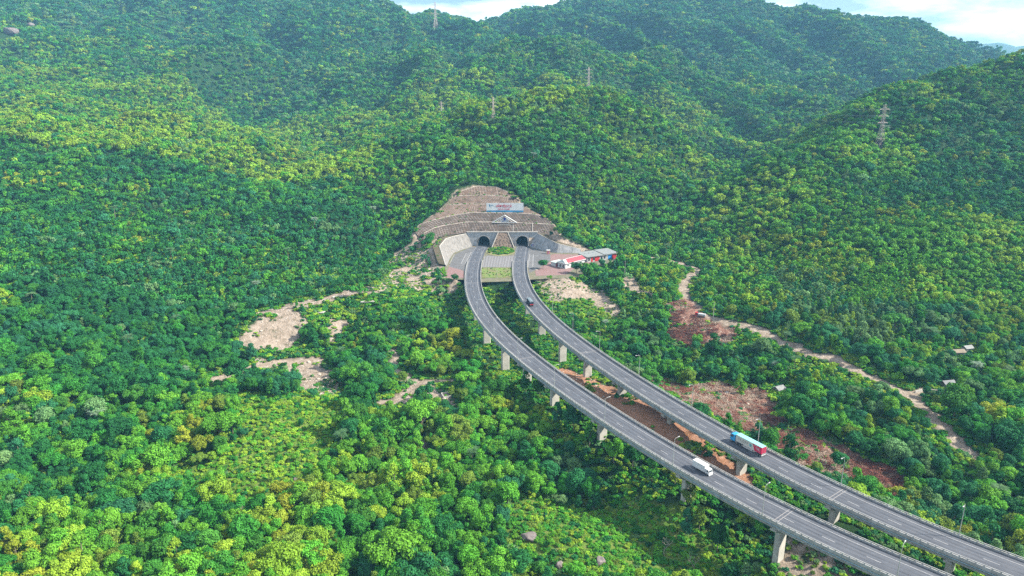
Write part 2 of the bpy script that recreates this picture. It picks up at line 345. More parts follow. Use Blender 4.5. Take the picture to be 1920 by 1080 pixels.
# ------------------------------------------------------------------ mesh helpers
class MB:
    def __init__(s): s.v = []; s.f = []; s.m = []; s.uv = []
    def face(s, pts, mi=0):
        k = len(s.v); s.v += [tuple(p) for p in pts]; s.f.append(tuple(range(k, k + len(pts)))); s.m.append(mi)
    def grid(s, rows, mi=0, close=False):
        k = len(s.v); n = len(rows[0])
        for r in rows: s.v += [tuple(p) for p in r]
        for i in range(len(rows) - 1):
            for j in range(n if close else n - 1):
                jj = (j + 1) % n
                s.f.append((k + i * n + j, k + i * n + jj, k + (i + 1) * n + jj, k + (i + 1) * n + j)); s.m.append(mi)
    def box(s, c, d, rz=0.0, mi=0, M=None, taper=1.0):
        k = len(s.v); cc, ss = math.cos(rz), math.sin(rz)
        for z in (-.5, .5):
            q = taper if z > 0 else 1
            for x, y in ((-.5,-.5),(.5,-.5),(.5,.5),(-.5,.5)):
                X, Y, Z = x * d[0] * q, y * d[1] * q, z * d[2]
                p = Vector((c[0] + X * cc - Y * ss, c[1] + X * ss + Y * cc, c[2] + Z))
                s.v.append(tuple(M @ p if M else p))
        for f in ((0,3,2,1),(4,5,6,7),(0,1,5,4),(1,2,6,5),(2,3,7,6),(3,0,4,7)):
            s.f.append(tuple(k + i for i in f)); s.m.append(mi)
    def tube(s, path, r, n=8, mi=0, cap=True):
        path = [Vector(p) for p in path]; rr = r if isinstance(r, (list, tuple)) else [r] * len(path)
        rows = []
        for i, p in enumerate(path):
            t = (path[min(i + 1, len(path) - 1)] - path[max(i - 1, 0)]).normalized()
            a = t.cross(Vector((0, 0, 1)) if abs(t.z) < .9 else Vector((1, 0, 0))).normalized(); b = t.cross(a)
            rows.append([p + (a * math.cos(2 * math.pi * k / n) + b * math.sin(2 * math.pi * k / n)) * rr[i] for k in range(n)])
        s.grid(rows, mi, True)
        if cap: s.face(rows[0], mi); s.face(rows[-1][::-1], mi)
    def prism(s, poly, z0, z1, mi=0):
        a = [(p[0], p[1], z0) for p in poly]; b = [(p[0], p[1], z1) for p in poly]
        ar = sum(poly[i][0] * poly[(i + 1) % len(poly)][1] - poly[(i + 1) % len(poly)][0] * poly[i][1] for i in range(len(poly)))
        if ar < 0: a, b = a[::-1], b[::-1]
        s.face(a[::-1], mi); s.face(b, mi)
        for i in range(len(a)):
            j = (i + 1) % len(a); s.face([a[i], a[j], b[j], b[i]], mi)
    def build(s, name, mats, parent=None, smooth=False, col=None, weld=False):
        me = bpy.data.meshes.new(name); me.from_pydata(s.v, [], s.f)
        for q in (mats if isinstance(mats, (list, tuple)) else [mats]): me.materials.append(q)
        me.polygons.foreach_set('material_index', s.m)
        if smooth: me.polygons.foreach_set('use_smooth', [True] * len(s.f))
        me.update()
        o = bpy.data.objects.new(name, me); (col or COL).objects.link(o)
        if parent:
            o.parent = parent; o.matrix_parent_inverse = Matrix.Identity(4)
        return o
def tag(o, label=None, cat=None, group=None, kind=None):
    if label: o['label'] = label
    if cat: o['category'] = cat
    if group: o['group'] = group
    if kind: o['kind'] = kind
    return o
def empty(name, loc=(0,0,0), rz=0.0):
    o = bpy.data.objects.new(name, None); COL.objects.link(o); o.location = loc; o.rotation_euler = (0, 0, rz); o.empty_display_size = .5
    return o
def kids(o): return [c for c in bpy.data.objects if c.parent == o]
def copy_tree(o, kidmap):
    c = o.copy(); COL.objects.link(c)
    for k in kidmap.get(o.name, []):
        q = copy_tree(k, kidmap); q.parent = c
    return c
def local(o, verts_world=True): pass

# ------------------------------------------------------------------ ground sheet
ny, nx = gx.shape
me = bpy.data.meshes.new('ground')
co = np.stack([gx, gy, GZ], -1).reshape(-1, 3)
me.vertices.add(len(co)); me.vertices.foreach_set('co', co.ravel())
I, J = np.meshgrid(np.arange(ny - 1), np.arange(nx - 1), indexing='ij'); k = (I * nx + J).ravel()
quads = np.stack([k, k + 1, k + nx + 1, k + nx], 1)
_zq = GZ.ravel()[quads]; _xq = gx.ravel()[quads].mean(1); _yq = gy.ravel()[quads].mean(1)     # the bores pass through the ground sheet here
quads = quads[~((_xq > -40) & (_xq < 15) & (_yq > 590) & (_yq < 604) & (_zq.max(1) - _zq.min(1) > 5))]
me.loops.add(quads.size); me.loops.foreach_set('vertex_index', quads.ravel())
me.polygons.add(len(quads)); me.polygons.foreach_set('loop_start', np.arange(0, quads.size, 4)); me.polygons.foreach_set('use_smooth', np.ones(len(quads), bool))
me.update(calc_edges=True)
nearz = (gy < 680) & (gy > 120) & (np.abs(gx) < 420)
OCH = RED[2]; zo = np.zeros(gx.shape); zo[inpoly(gx + (fbm(gx / 9, gy / 9 + 40, 3) - .5) * 9, gy, OCH)] = 1
zs = np.zeros(gx.shape); zr = zs.copy(); zg = zs.copy(); zd = zs + 99
s_, r_, g_, d_ = zones(gx[nearz], gy[nearz]); zs[nearz] = s_; zr[nearz] = r_; zg[nearz] = g_; zd[nearz] = d_
dirt = np.clip(1 - np.abs(zd) / 4.5, 0, 1) ; dirt = np.where(zd < 3.2, 1, np.clip((5.5 - zd) / 2.3, 0, 1))
soil = np.maximum(zs, dirt)
nearslope = np.zeros(gx.shape)
for a, b in ii:
    d = ((slope_pts[:, 0] - GX[b]) ** 2 + (slope_pts[:, 1] - GY[a]) ** 2).min()
    if d < 12: nearslope[a, b] = 1
soil = np.maximum(soil, nearslope)
rw = dseg(gx, gy, RWT); soil = np.where((rw < 8) & (gy > 560), 1, soil)
lw = dseg(gx, gy, LWT); soil = np.where((lw < 9), 1, soil)
for nm, arr in (('soil', soil), ('red', zr), ('grassy', zg), ('ochre', zo)):
    at = me.attributes.new(nm, 'FLOAT', 'POINT'); at.data.foreach_set('value', arr.ravel().astype(np.float32))
gm = bpy.data.materials.new('ground'); gm.use_nodes = True; n = gm.node_tree.nodes; l = gm.node_tree.links; b = n['Principled BSDF']
b.inputs['Roughness'].default_value = .95; b.inputs['Specular IOR Level'].default_value = .1
g = n.new('ShaderNodeNewGeometry')
def noise(sc, det=8, ro=.65):
    z = n.new('ShaderNodeTexNoise'); z.inputs['Scale'].default_value = sc; z.inputs['Detail'].default_value = det; z.inputs['Roughness'].default_value = ro
    l.new(g.outputs['Position'], z.inputs[0]); return z.outputs[0]
def ramp(src, stops):
    r = n.new('ShaderNodeValToRGB'); e = r.color_ramp.elements
    while len(e) < len(stops): e.new(.5)
    for q, (p, c) in zip(e, stops): q.position = p; q.color = (*c, 1)
    l.new(src, r.inputs[0]); return r.outputs[0]
def mixc(f, a, c):
    q = n.new('ShaderNodeMix'); q.data_type = 'RGBA'; l.new(f, q.inputs[0]); l.new(a, q.inputs[6]); l.new(c, q.inputs[7]); return q.outputs[2]
def attr(nm):
    q = n.new('ShaderNodeAttribute'); q.attribute_name = nm; return q.outputs['Fac']
green = ramp(noise(.25), [(.3, (.008,.022,.008)), (.55, (.016,.045,.012)), (.75, (.035,.065,.016))])
gr2 = ramp(noise(.3, 10, .75), [(.3, (.03,.08,.012)), (.5, (.08,.15,.02)), (.7, (.20,.20,.07))])
so2 = ramp(noise(.22, 12, .75), [(.3, (.07,.085,.035)), (.40, (.16,.135,.10)), (.48, (.24,.19,.15)), (.60, (.31,.26,.215)), (.75, (.38,.34,.30))])
re2 = ramp(noise(.45, 10, .75), [(.3, (.05,.03,.02)), (.42, (.13,.06,.045)), (.52, (.21,.115,.085)), (.62, (.28,.19,.145)), (.74, (.36,.29,.23))])
c = mixc(attr('grassy'), green, gr2); c = mixc(attr('soil'), c, so2); c = mixc(attr('red'), c, re2)
oc2 = ramp(noise(.3, 10, .75), [(.3, (.10,.075,.035)), (.45, (.26,.13,.075)), (.58, (.31,.175,.12)), (.72, (.36,.27,.20))]); c = mixc(attr('ochre'), c, oc2)
l.new(c, b.inputs['Base Color'])
bp = n.new('ShaderNodeBump'); bp.inputs['Distance'].default_value = 1.4; l.new(noise(.5, 10, .7), bp.inputs['Height']); l.new(bp.outputs[0], b.inputs['Normal'])
me.materials.append(gm)
ground = bpy.data.objects.new('ground', me); COL.objects.link(ground); tag(ground, kind='structure')

# far blue hill behind the right shoulder
def far_ridge(pts, Y, depth, name):
    m_ = MB(); rows = []
    P = resamp([atY(px, py, Y) for px, py in pts], 60)
    for k, q in enumerate((0, .25, .5, .75, 1)):
        rows.append([(x, y - depth * (1 - q), 10 + (z - 10) * (q ** .8) + (0 if q in (0,) else (fbm(np.array(x / 260.), np.array(q * 3.), 3) - .5) * 60)) for x, y, z in P])
    rows.append([(x, y + depth, 10) for x, y, z in P])
    m_.grid(rows)
    return tag(m_.build(name, mat('distant_woodland', (.05,.10,.05), .9, .3, .01), smooth=True), kind='structure')
far_ridge([(1560,140),(1700,110),(1780,96),(1820,84),(1850,80),(1878,76),(1900,84),(1940,86),(2000,78),(2100,90),(2300,130)], 5600, 1500, 'distant_hills')

# ------------------------------------------------------------------ yard surfaces
def sheet(name, polys, z, m_, parent=None):
    b_ = MB()
    for P in polys: b_.prism(P, z - .03, z)
    return b_.build(name, m_, parent)
pxz = lambda L: [atZ(*p)[:2] for p in L]
tag(sheet('forecourt', [YARD], -.10, mat('forecourt_soil', (.20,.165,.13), .95, .3, .25, col2=(.09,.11,.05))), kind='structure')
tag(sheet('asphalt_yard', [pxz([(884,463),(902,463),(902,470),(893,500),(871,512),(869,507),(842,500),(848,487),(854,476)]),
    pxz([(990,463),(1018,471),(1032,477),(1032,489),(1004,506),(992,512),(988,480)])], -.03, yardasphalt), kind='structure')
tag(sheet('brick_plaza', [pxz([(843,497),(869,508),(871,521),(833,521)]), pxz([(1032,478),(1040,476),(1100,478),(1118,494),(1082,500),(1060,515),(1005,517),(1003,508),(1032,490)])], -.035, brick), kind='structure')
tag(sheet('crossing_pavement', [pxz([(912,479),(964,479),(962,501),(905,501)])], -.025, mat('grey_pavers', (.155,.15,.155), .9, .2, .4)), kind='structure')
st = MB()
for i in range(11):
    a = atZ(905 + i * 5.2, 500.5); c_ = atZ(909 + i * 5.2, 480.5)
    dx = .55
    st.face([(a[0] - dx, a[1], -.018), (a[0] + dx, a[1], -.018), (c_[0] + dx, c_[1], -.018), (c_[0] - dx, c_[1], -.018)])
tag(st.build('crossing_stripes', mat('faded_stripes', (.20,.195,.20), .8, .2, .5)), kind='structure')
tag(sheet('median_grass', [pxz([(903,502),(961,502),(961,521),(904,521)])], .06, mat('short_grass', (.12,.22,.03), .95, .5, .16, col2=(.17,.13,.08))), kind='structure')
th = np.linspace(0, 2 * math.pi, 28, endpoint=False); ic = atZ(938.5, 471.5)
isl = [(ic[0] + 12.5 * math.cos(t) + 0, ic[1] + 17 * math.sin(t)) for t in th]
tag(sheet('planted_island', [isl], .12, mat('island_soil', (.14,.2,.05), .95, .6, .5, col2=(.28,.22,.14))), kind='structure')
# hatched bays and arrows painted on the yard
hb = MB()
def strip(a, b_, w_, z=.012):
    a = Vector(a[:2]); b_ = Vector(b_[:2]); d = (b_ - a).normalized(); nn = Vector((-d.y, d.x)) * w_ / 2
    hb.face([(*(a - nn), z), (*(b_ - nn), z), (*(b_ + nn), z), (*(a + nn), z)])
def Q(L): return [Vector(atZ(*p)) for p in L]
for quad in ([(874,475),(884,473),(872,494),(865,494)], [(993,477),(1000,477),(999,500),(990,501)]):
    q = Q(quad)
    for i in range(4): strip(q[i], q[(i + 1) % 4], .35)
    for k in range(1, 10): strip(q[0].lerp(q[3], k / 10), q[1].lerp(q[2], k / 10 + .03), .45)
strip(atZ(852, 477), atZ(843, 495), .3)
tag(hb.build('bay_markings', linep), kind='structure')

# ------------------------------------------------------------------ viaducts
def offs(L, o):
    t = np.gradient(L, axis=0); t /= np.hypot(t[:, 0], t[:, 1])[:, None]
    return L + np.stack([t[:, 1], -t[:, 0]], 1) * o      # positive o = to the right when going away from the camera (+x side)
def sweep(mb, L, prof, mi=0):
    rows = []
    offl = [(offs(L, o), z) for o, z in prof]
    for i in range(len(L)): rows.append([(P[i, 0], P[i, 1], z) for P, z in offl])
    mb.grid(rows, mi, True)
    mb.face(rows[0], mi); mb.face(rows[-1][::-1], mi)
def ribbon(mb, L, o0, o1, z, mi=0):
    a, c_ = offs(L, o0), offs(L, o1)
    mb.grid([[(*a[i], z), (*c_[i], z)] for i in range(len(L))], mi)
girdcon = mat('girder_concrete', (.33,.33,.31), .85, .3, .35, .01)
parcon = mat('parapet_concrete', (.33,.33,.325), .8, .35, .5)
jointm = mat('joint_concrete', (.24,.23,.23), .9, .1, 1)
def pier_frame(P, Y):
    x = float(cx(P, Y)); d = float(cx(P, Y + 1) - cx(P, Y - 1)) / 2
    return x, Y, math.atan2(-d, 1)       # rotation so that local y runs along the road
def viaduct(P, y0, y1, piers, joints, label):
    root = empty('viaduct', (0, 0, 0)); tag(root, label, 'bridge', 'twin viaducts curving to the tunnel portals')
    L = line_of(P, y0, y1, 2.0); Lall = line_of(P, y0, 592, 2.0)
    s = MB(); sweep(s, L, [(-5.95, -.06), (-5.95, -.38), (5.95, -.38), (5.95, -.06)]); s.build('deck_slab', girdcon, root)
    a = MB(); ribbon(a, Lall, -5.5, 5.5, 0.0)
    ao = a.build('asphalt', wornasphalt, root); uvl = ao.data.uv_layers.new(name='UVMap'); dat = []
    for p in ao.data.polygons:
        for vi in p.vertices: dat += [(-5.5, 5.5)[vi % 2], (vi // 2) * 2.0]
    uvl.data.foreach_set('uv', dat)
    gd = MB()
    for o in (-4.9, -2.45, 0, 2.45, 4.9):
        sweep(gd, L, [(o - .5, -.38), (o - .5, -.6), (o - .16, -.85), (o - .16, -1.85), (o - .4, -2.1), (o - .4, -2.35), (o + .4, -2.35), (o + .4, -2.1), (o + .16, -1.85), (o + .16, -.85), (o + .5, -.6), (o + .5, -.38)])
    for yy in piers:                                  # end diaphragms
        x, y, rz = pier_frame(P, yy)
        gd.box((x, y, -1.3), (9.2, .5, 1.75), rz)
    gd.build('girders', girdcon, root)
    for sgn in (-1, 1):
        pr = MB()
        o0, o1 = (5.55, 5.98)
        prof = [(sgn * o0, -.05), (sgn * (o0 + .05), .62), (sgn * (o1 - .08), .62), (sgn * o1, -.05), (sgn * o1, -.46), (sgn * (o1 - .06), -.46), (sgn * (o1 - .06), -.05)]
        if sgn < 0: prof = prof[::-1]
        sweep(pr, L, prof)
        pr.build('parapet', parcon, root)
        rl = MB(); M_ = offs(L, sgn * 5.76)
        sweep(rl, L, [(sgn * 5.76 - .09, 1.0), (sgn * 5.76 - .09, 1.14), (sgn * 5.76 + .09, 1.14), (sgn * 5.76 + .09, 1.0)])
        t = np.gradient(L, axis=0)
        for i in range(0, len(L)):
            rz = math.atan2(t[i, 1], t[i, 0])
            rl.box((M_[i, 0], M_[i, 1], .81), (.34, .2, .39), rz)
        rl.build('handrail', mat('railing_concrete', (.38,.38,.375), .7, .3, .6), root)
        if sgn < 0:                                   # service pipe along the outer face
            pp = MB(); Pp = offs(L, sgn * 6.12); pp.tube([(q[0], q[1], -.75) for q in Pp[::4]], .13, 6)
            pp.build('service_pipe', mat('blue_grey_pipe', (.22,.33,.42), .5, .2, 1), root)
    mk = MB(); Lf = line_of(P, y0, 588, 1.0)
    eo = (-5.05, 2.55) if P is PA else (-5.05, 2.55)
    # edge lines: one by each parapet; centre dashes
    for o in (-4.95, 3.3): ribbon(mk, Lf, o - .09, o + .09, .008)
    n_ = len(Lf); k = 3
    while k < n_ - 4:
        seg = Lf[k:k + 5]; ribbon(mk, seg, -.95, -.77, .008); k += 13
    mk.build('lane_markings', linep, root)
    for yy in joints:
        jn = MB(); x, y, rz = pier_frame(P, yy)
        for q in (-.55, .55):
            jn.box((x - math.sin(rz) * q, y + math.cos(rz) * q, .004), (10.9, .26, .012), rz)
        jn.build('expansion_joint', jointm, root)
    for yy in piers:
        x, y, rz = pier_frame(P, yy); zb = float(hz(x, y)) - 1.5
        pr = MB()
        for q in (1.0,):
            w_, d_ = (4.4, 2.0)
            oct_ = [(-w_/2, -d_/2 + .35), (-w_/2 + .35, -d_/2), (w_/2 - .35, -d_/2), (w_/2, -d_/2 + .35), (w_/2, d_/2 - .35), (w_/2 - .35, d_/2), (-w_/2 + .35, d_/2), (-w_/2, d_/2 - .35)]
            pr.prism([(x + a_ * math.cos(rz) - b_ * math.sin(rz), y + a_ * math.sin(rz) + b_ * math.cos(rz)) for a_, b_ in oct_], zb, -4.2)
        po = pr.build('pier', mat('pier_concrete', (.46,.44,.40), .85, .22, .3, .01), root)
        cp_ = MB(); c_, s_2 = math.cos(rz), math.sin(rz)
        prof = [(-5.4, -2.75), (-5.4, -3.4), (-2.25, -4.75), (2.25, -4.75), (5.4, -3.4), (5.4, -2.75)]
        rows = [[(x + a_ * c_ - q * s_2, y + a_ * s_2 + q * c_, z_) for a_, z_ in prof] for q in (-1.12, 1.12)]
        cp_.grid(rows, 0, True); cp_.face(rows[0][::-1]); cp_.face(rows[1])
        for a_ in (-4.9, -2.45, 0, 2.45, 4.9): cp_.box((x + a_ * c_, y + a_ * s_2, -2.55), (.7, 1.3, .38), rz)
        cp_.build('pier_cap', concrete, po)
    return root
VA = viaduct(PA, 112, AB + 2, [430, 393, 356, 327, 300, 265, 222, 191, 160, 128], [533, 470, 327, 191, 128], 'left of the two concrete viaducts, carrying the white box truck towards the camera')
VB = viaduct(PB, 112, AB + 2, [466, 436, 400, 365, 335, 304, 270, 235, 203, 176, 148], [533, 335, 203], 'right of the two concrete viaducts, carrying the blue and red container truck')

# abutment between the roads
ab = MB()
ab.box((-11, AB + .6, -4.2), (46, 1.2, 8.2)); ab.box((-11, AB - 4.5, -8.2), (24, .8, 3.0))
for x_ in (-36.4, 13.8): ab.box((x_ , AB + 3, -3.5), (1.0, 12, 6.6))
tag(ab.build('abutment_wall', concrete), 'low concrete abutment wall closing the grassy median below the portals', 'retaining wall')

# ------------------------------------------------------------------ portal
root = empty('tunnel_portal', (-7.6, 592, 0)); tag(root, 'grey concrete twin tunnel portal with two round arched openings', 'tunnel portal')
PX, PY = -7.6, 592.0
TA, TB = -25.2 - PX, 9.2 - PX
xl, xr = atZ(880, 461)[0] - PX - 2, atY(1008, 438, 592)[0] - PX
RAD, SPR, HW = 5.55, 3.6, 12.4
def arch(xc, r, n_=20, base_=0.0):
    return [(xc - r * math.cos(math.pi * k / n_ * 1.0) , SPR + r * math.sin(math.pi * k / n_)) for k in range(n_ + 1)]
wl = MB()
def wallface(y, flip=False):
    xs_edges = []
    for xc, lo, hi in ((TA, xl, 0), (TB, 0, xr)):
        A_ = arch(xc, RAD)
        pts = [(lo, 0)] + [(xc - RAD, 0)] + A_ + [(xc + RAD, 0)] + [(hi, 0)]
        # fan of quads between the arch line and the wall top
        for p, q in zip(pts[:-1], pts[1:]):
            if abs(p[0] - q[0]) < 1e-6: continue
            wl.face([(p[0], y, p[1]), (q[0], y, q[1]), (q[0], y, HW), (p[0], y, HW)])
wallface(0)
wl.face([(xl, 0, HW), (xr, 0, HW), (xr, 1.4, HW), (xl, 1.4, HW)])
wl.build('headwall', mat('portal_panels', (.36,.37,.38), .8, .25, .35), root)
cpg = MB(); cpg.box(((xl + xr) / 2, .3, HW + .2), (xr - xl + 1, 1.8, .5)); 
for k in range(0, 9): cpg.box((xl + 4 + k * (xr - xl - 8) / 8, .9, HW + 1.0), (.25, .25, 1.2))
cpg.build('coping', palecon, root)
for xc in (TA, TB):
    rg = MB(); 
    ro = [(xc - RAD - .45, 0)] + arch(xc, RAD + .45) + [(xc + RAD + .45, 0)]; ri = [(xc - RAD + .02, 0)] + arch(xc, RAD - .02) + [(xc + RAD - .02, 0)]
    rg.grid([[(a_, -.35, z_) for a_, z_ in ro], [(a_, -.35, z_) for a_, z_ in ri]])
    rg.grid([[(a_, 0, z_) for a_, z_ in ro], [(a_, -.35, z_) for a_, z_ in ro]]); rg.grid([[(a_, -.35, z_) for a_, z_ in ri], [(a_, .5, z_) for a_, z_ in ri]])
    rg.build('arch_ring', palecon, root)
    tu = MB(); tu.grid([[(a_, .2, z_) for a_, z_ in ri], [(a_, 90, z_) for a_, z_ in ri]]); tu.face([(a_, 90, z_) for a_, z_ in ri])
    tu.build('tunnel_bore', mat('sooty_lining', (.06,.062,.07), .8, .3, .4), root)
    rd = MB(); rd.box((xc, 45, -.02), (10.8, 90, .06)); rd.build('tunnel_road', asphalt, root)
# stone-pitched wedge between the bores
ws = MB(); ta, tb_ = atY(934, 438, 592)[0] - PX, atY(952, 438, 592)[0] - PX
ba, bb = atZ(922, 464)[0] - PX, atZ(964, 464)[0] - PX
ws.grid([[(ba, -7.5, 0), (bb, -7.5, 0)], [(ta, -.4, HW - .1), (tb_, -.4, HW - .1)]])
ws.face([(ba, -7.5, 0), (ta, -.4, HW - .1), (ta, .5, 0)]); ws.face([(bb, -7.5, 0), (bb, .5, 0), (tb_, -.4, HW - .1)]); ws.face([(ba,-7.5,0),(ta,.5,0),(ba,.5,0)]);
vor = bpy.data.materials.new('stone_pitching'); vor.use_nodes = True; n = vor.node_tree.nodes; l = vor.node_tree.links
g = n.new('ShaderNodeNewGeometry'); v_ = n.new('ShaderNodeTexVoronoi'); v_.inputs['Scale'].default_value = .75; l.new(g.outputs['Position'], v_.inputs[0])
r_ = n.new('ShaderNodeValToRGB'); r_.color_ramp.elements[0].color = (.035,.022,.016,1); r_.color_ramp.elements[1].color = (.16,.115,.085,1); r_.color_ramp.elements[0].position = .25; r_.color_ramp.elements[1].position = .62
l.new(v_.outputs['Distance'], r_.inputs[0]); l.new(r_.outputs[0], n['Principled BSDF'].inputs['Base Color']); n['Principled BSDF'].inputs['Roughness'].default_value = .9
ws.build('stone_wedge', vor, root)
for a_, c_ in ((ba, ta), (bb, tb_)):
    eb = MB(); eb.tube([(a_, -7.7, .1), (c_, -.5, HW)], .38, 6); eb.build('wedge_edging', palecon, root)
gp = MB()
for k in range(5): gp.box((xl + 2 + k * 1.9, -.2, 6), (.12, .2, 12))
# ------------------------------------------------------------------ retaining walls
def rwall(B, T, name, label, m_):
    b_ = MB(); Bn, Tn = resamp(B, 25), resamp(T, 25)
    b_.grid([list(map(tuple, Bn)), list(map(tuple, Tn))])
    Tb = Tn.copy(); Tb[:, :2] = np.array(behind(list(map(tuple, Bn)), list(map(tuple, Tn)), 5.5, 25)); Tb[:, 2] += .5
    bf = MB(); bf.grid([list(map(tuple, Tn)), list(map(tuple, Tb))]); Bb = Tb.copy(); Bb[:, 2] = -1
    bf.grid([list(map(tuple, Tb)), list(map(tuple, Bb))]); Bk = Bn.copy(); Bk[:, 2] -= 1
    b_.grid([list(map(tuple, Bk)), list(map(tuple, Bn))])
    r0 = empty(name, tuple(B[0])); tag(r0, label, 'retaining wall')
    o = b_.build('wall_face', m_, r0); o.location = -Vector(B[0])
    o = bf.build('backfill', mat('backfill_soil', (.12,.085,.062), .95, .5, .25, .1, col2=(.05,.06,.025)), r0); o.location = -Vector(B[0])
    c_ = MB(); c_.tube([tuple(p + np.array((0, .3, .12))) for p in Tn], .35, 6); o = c_.build('coping', palecon, r0); o.location = -Vector(B[0])
def stained(name, ca, cb, sx):
    m_ = bpy.data.materials.new(name); m_.use_nodes = True; n = m_.node_tree.nodes; l = m_.node_tree.links; b = n['Principled BSDF']; b.inputs['Roughness'].default_value = .9
    g = n.new('ShaderNodeNewGeometry'); mp = n.new('ShaderNodeMapping'); mp.inputs['Scale'].default_value = (sx, sx, .12); l.new(g.outputs['Position'], mp.inputs[0])
    z = n.new('ShaderNodeTexNoise'); z.inputs['Scale'].default_value = 1; z.inputs['Detail'].default_value = 8; z.inputs['Roughness'].default_value = .7; l.new(mp.outputs[0], z.inputs[0])
    r = n.new('ShaderNodeValToRGB'); r.color_ramp.elements[0].position = .35; r.color_ramp.elements[1].position = .62
    r.color_ramp.elements[0].color = (*cb, 1); r.color_ramp.elements[1].color = (*ca, 1); l.new(z.outputs[0], r.inputs[0]); l.new(r.outputs[0], b.inputs['Base Color']); return m_
rwall(LWB, LWT, 'retaining_wall', 'pale curved concrete retaining wall left of the left tunnel mouth', stained('pale_stained_wall', (.185,.175,.165), (.085,.082,.08), .6))
rwall(RWB, RWT, 'retaining_wall', 'dark stained concrete retaining wall stepping down right of the right tunnel mouth', stained('grey_stained_wall', (.28,.28,.285), (.13,.14,.15), .35))

# ------------------------------------------------------------------ terraced slope with beam grid
def gridmat(name, gapc, gapc2, beam, bw=.13):
    m_ = bpy.data.materials.new(name); m_.use_nodes = True; n = m_.node_tree.nodes; l = m_.node_tree.links; b = n['Principled BSDF']; b.inputs['Roughness'].default_value = .95
    uv = n.new('ShaderNodeUVMap'); uv.uv_map = 'UVMap'; sx = n.new('ShaderNodeSeparateXYZ'); l.new(uv.outputs[0], sx.inputs[0])
    g = n.new('ShaderNodeNewGeometry')
    z = n.new('ShaderNodeTexNoise'); z.inputs['Scale'].default_value = .3; z.inputs['Detail'].default_value = 9; z.inputs['Roughness'].default_value = .7; l.new(g.outputs['Position'], z.inputs[0])
    r = n.new('ShaderNodeValToRGB'); r.color_ramp.elements[0].position = .35; r.color_ramp.elements[1].position = .65
    r.color_ramp.elements[0].color = (*gapc, 1); r.color_ramp.elements[1].color = (*gapc2, 1); l.new(z.outputs[0], r.inputs[0])
    fs = []
    for o_, sc in ((sx.outputs[0], 1 / 2.7), (sx.outputs[1], 1 / 2.3)):
        a = n.new('ShaderNodeMath'); a.operation = 'MULTIPLY'; l.new(o_, a.inputs[0]); a.inputs[1].default_value = sc
        f_ = n.new('ShaderNodeMath'); f_.operation = 'FRACT'; l.new(a.outputs[0], f_.inputs[0])
        c_ = n.new('ShaderNodeMath'); c_.operation = 'LESS_THAN'; l.new(f_.outputs[0], c_.inputs[0]); c_.inputs[1].default_value = bw * (1.25 if o_ is sx.outputs[0] else 1)
        fs.append(c_.outputs[0])
    mx_ = n.new('ShaderNodeMath'); mx_.operation = 'MAXIMUM'; l.new(fs[0], mx_.inputs[0]); l.new(fs[1], mx_.inputs[1])
    z2 = n.new('ShaderNodeTexNoise'); z2.inputs['Scale'].default_value = .16; z2.inputs['Detail'].default_value = 4; l.new(g.outputs['Position'], z2.inputs[0])
    r2 = n.new('ShaderNodeValToRGB'); r2.color_ramp.elements[0].position = .38; r2.color_ramp.elements[1].position = .55; l.new(z2.outputs[0], r2.inputs[0])
    m3 = n.new('ShaderNodeMath'); m3.operation = 'MULTIPLY'; l.new(mx_.outputs[0], m3.inputs[0]); l.new(r2.outputs[0], m3.inputs[1])
    mc = n.new('ShaderNodeMix'); mc.data_type = 'RGBA'; mc.inputs[7].default_value = (*beam, 1); l.new(m3.outputs[0], mc.inputs[0]); l.new(r.outputs[0], mc.inputs[6]); l.new(mc.outputs[2], b.inputs['Base Color'])
    bp = n.new('ShaderNodeBump'); bp.inputs['Distance'].default_value = .35; l.new(m3.outputs[0], bp.inputs['Height']); l.new(bp.outputs[0], b.inputs['Normal'])
    return m_
sroot = empty('terraced_slope', (0, 0, 0)); tag(sroot, 'terraced brown cut slope with a grid of pale concrete beams rising above the portals', 'cut slope')
tm = [gridmat('grid_slope_lower', (.03,.023,.017), (.066,.044,.034), (.185,.16,.145)), gridmat('grid_slope_upper', (.042,.028,.018), (.13,.082,.06), (.24,.19,.16), .15)]
for i, (lo, hi) in enumerate(bands):
    b_ = MB(); NR = 5; rows = []
    for k in range(NR + 1):
        q = k / NR; r = lo * (1 - q) + hi * q
        if 0 < k < NR: r = r + np.stack([np.zeros(NC), (vnoise(r[:, 0] / 5, r[:, 2] / 3 + 50) - .5) * .7, np.zeros(NC)], 1)
        rows.append(list(map(tuple, r)))
    b_.grid(rows); o = b_.build('slope_tier', tm[0 if i < 2 else 1], sroot)
    su = np.r_[0, np.cumsum(np.linalg.norm(np.diff(lo, axis=0), axis=1))]; sv = np.linalg.norm(hi - lo, axis=1)
    uvl = o.data.uv_layers.new(name='UVMap'); dat = []
    for p in o.data.polygons:
        for vi in p.vertices: kk, jj = divmod(vi, NC); dat += [su[jj], sv[jj] * kk / NR]
    uvl.data.foreach_set('uv', dat)
for i in range(1, 5):
    b_ = MB(); a_ = TW[i]; c_ = TW[i].copy(); c_[:, 1] += 1.8
    d0 = a_.copy(); d0[:, 2] += .16; d0[:, 1] -= .2; d1 = a_.copy(); d1[:, 2] -= .3; d1[:, 1] -= .2; c2 = c_.copy(); c2[:, 2] += .16
    b_.grid([list(map(tuple, d1)), list(map(tuple, d0)), list(map(tuple, c2))]); b_.build('berm', mat('berm_concrete', (.36,.31,.27), .9, .4, .3), sroot)
b_ = MB(); p = TW[5]; b_.tube([tuple(q + np.array((0, .2, .1))) for q in p[::3]], .3, 6); b_.build('crest_drain', mat('berm_concrete', (.46,.41,.36)), sroot)
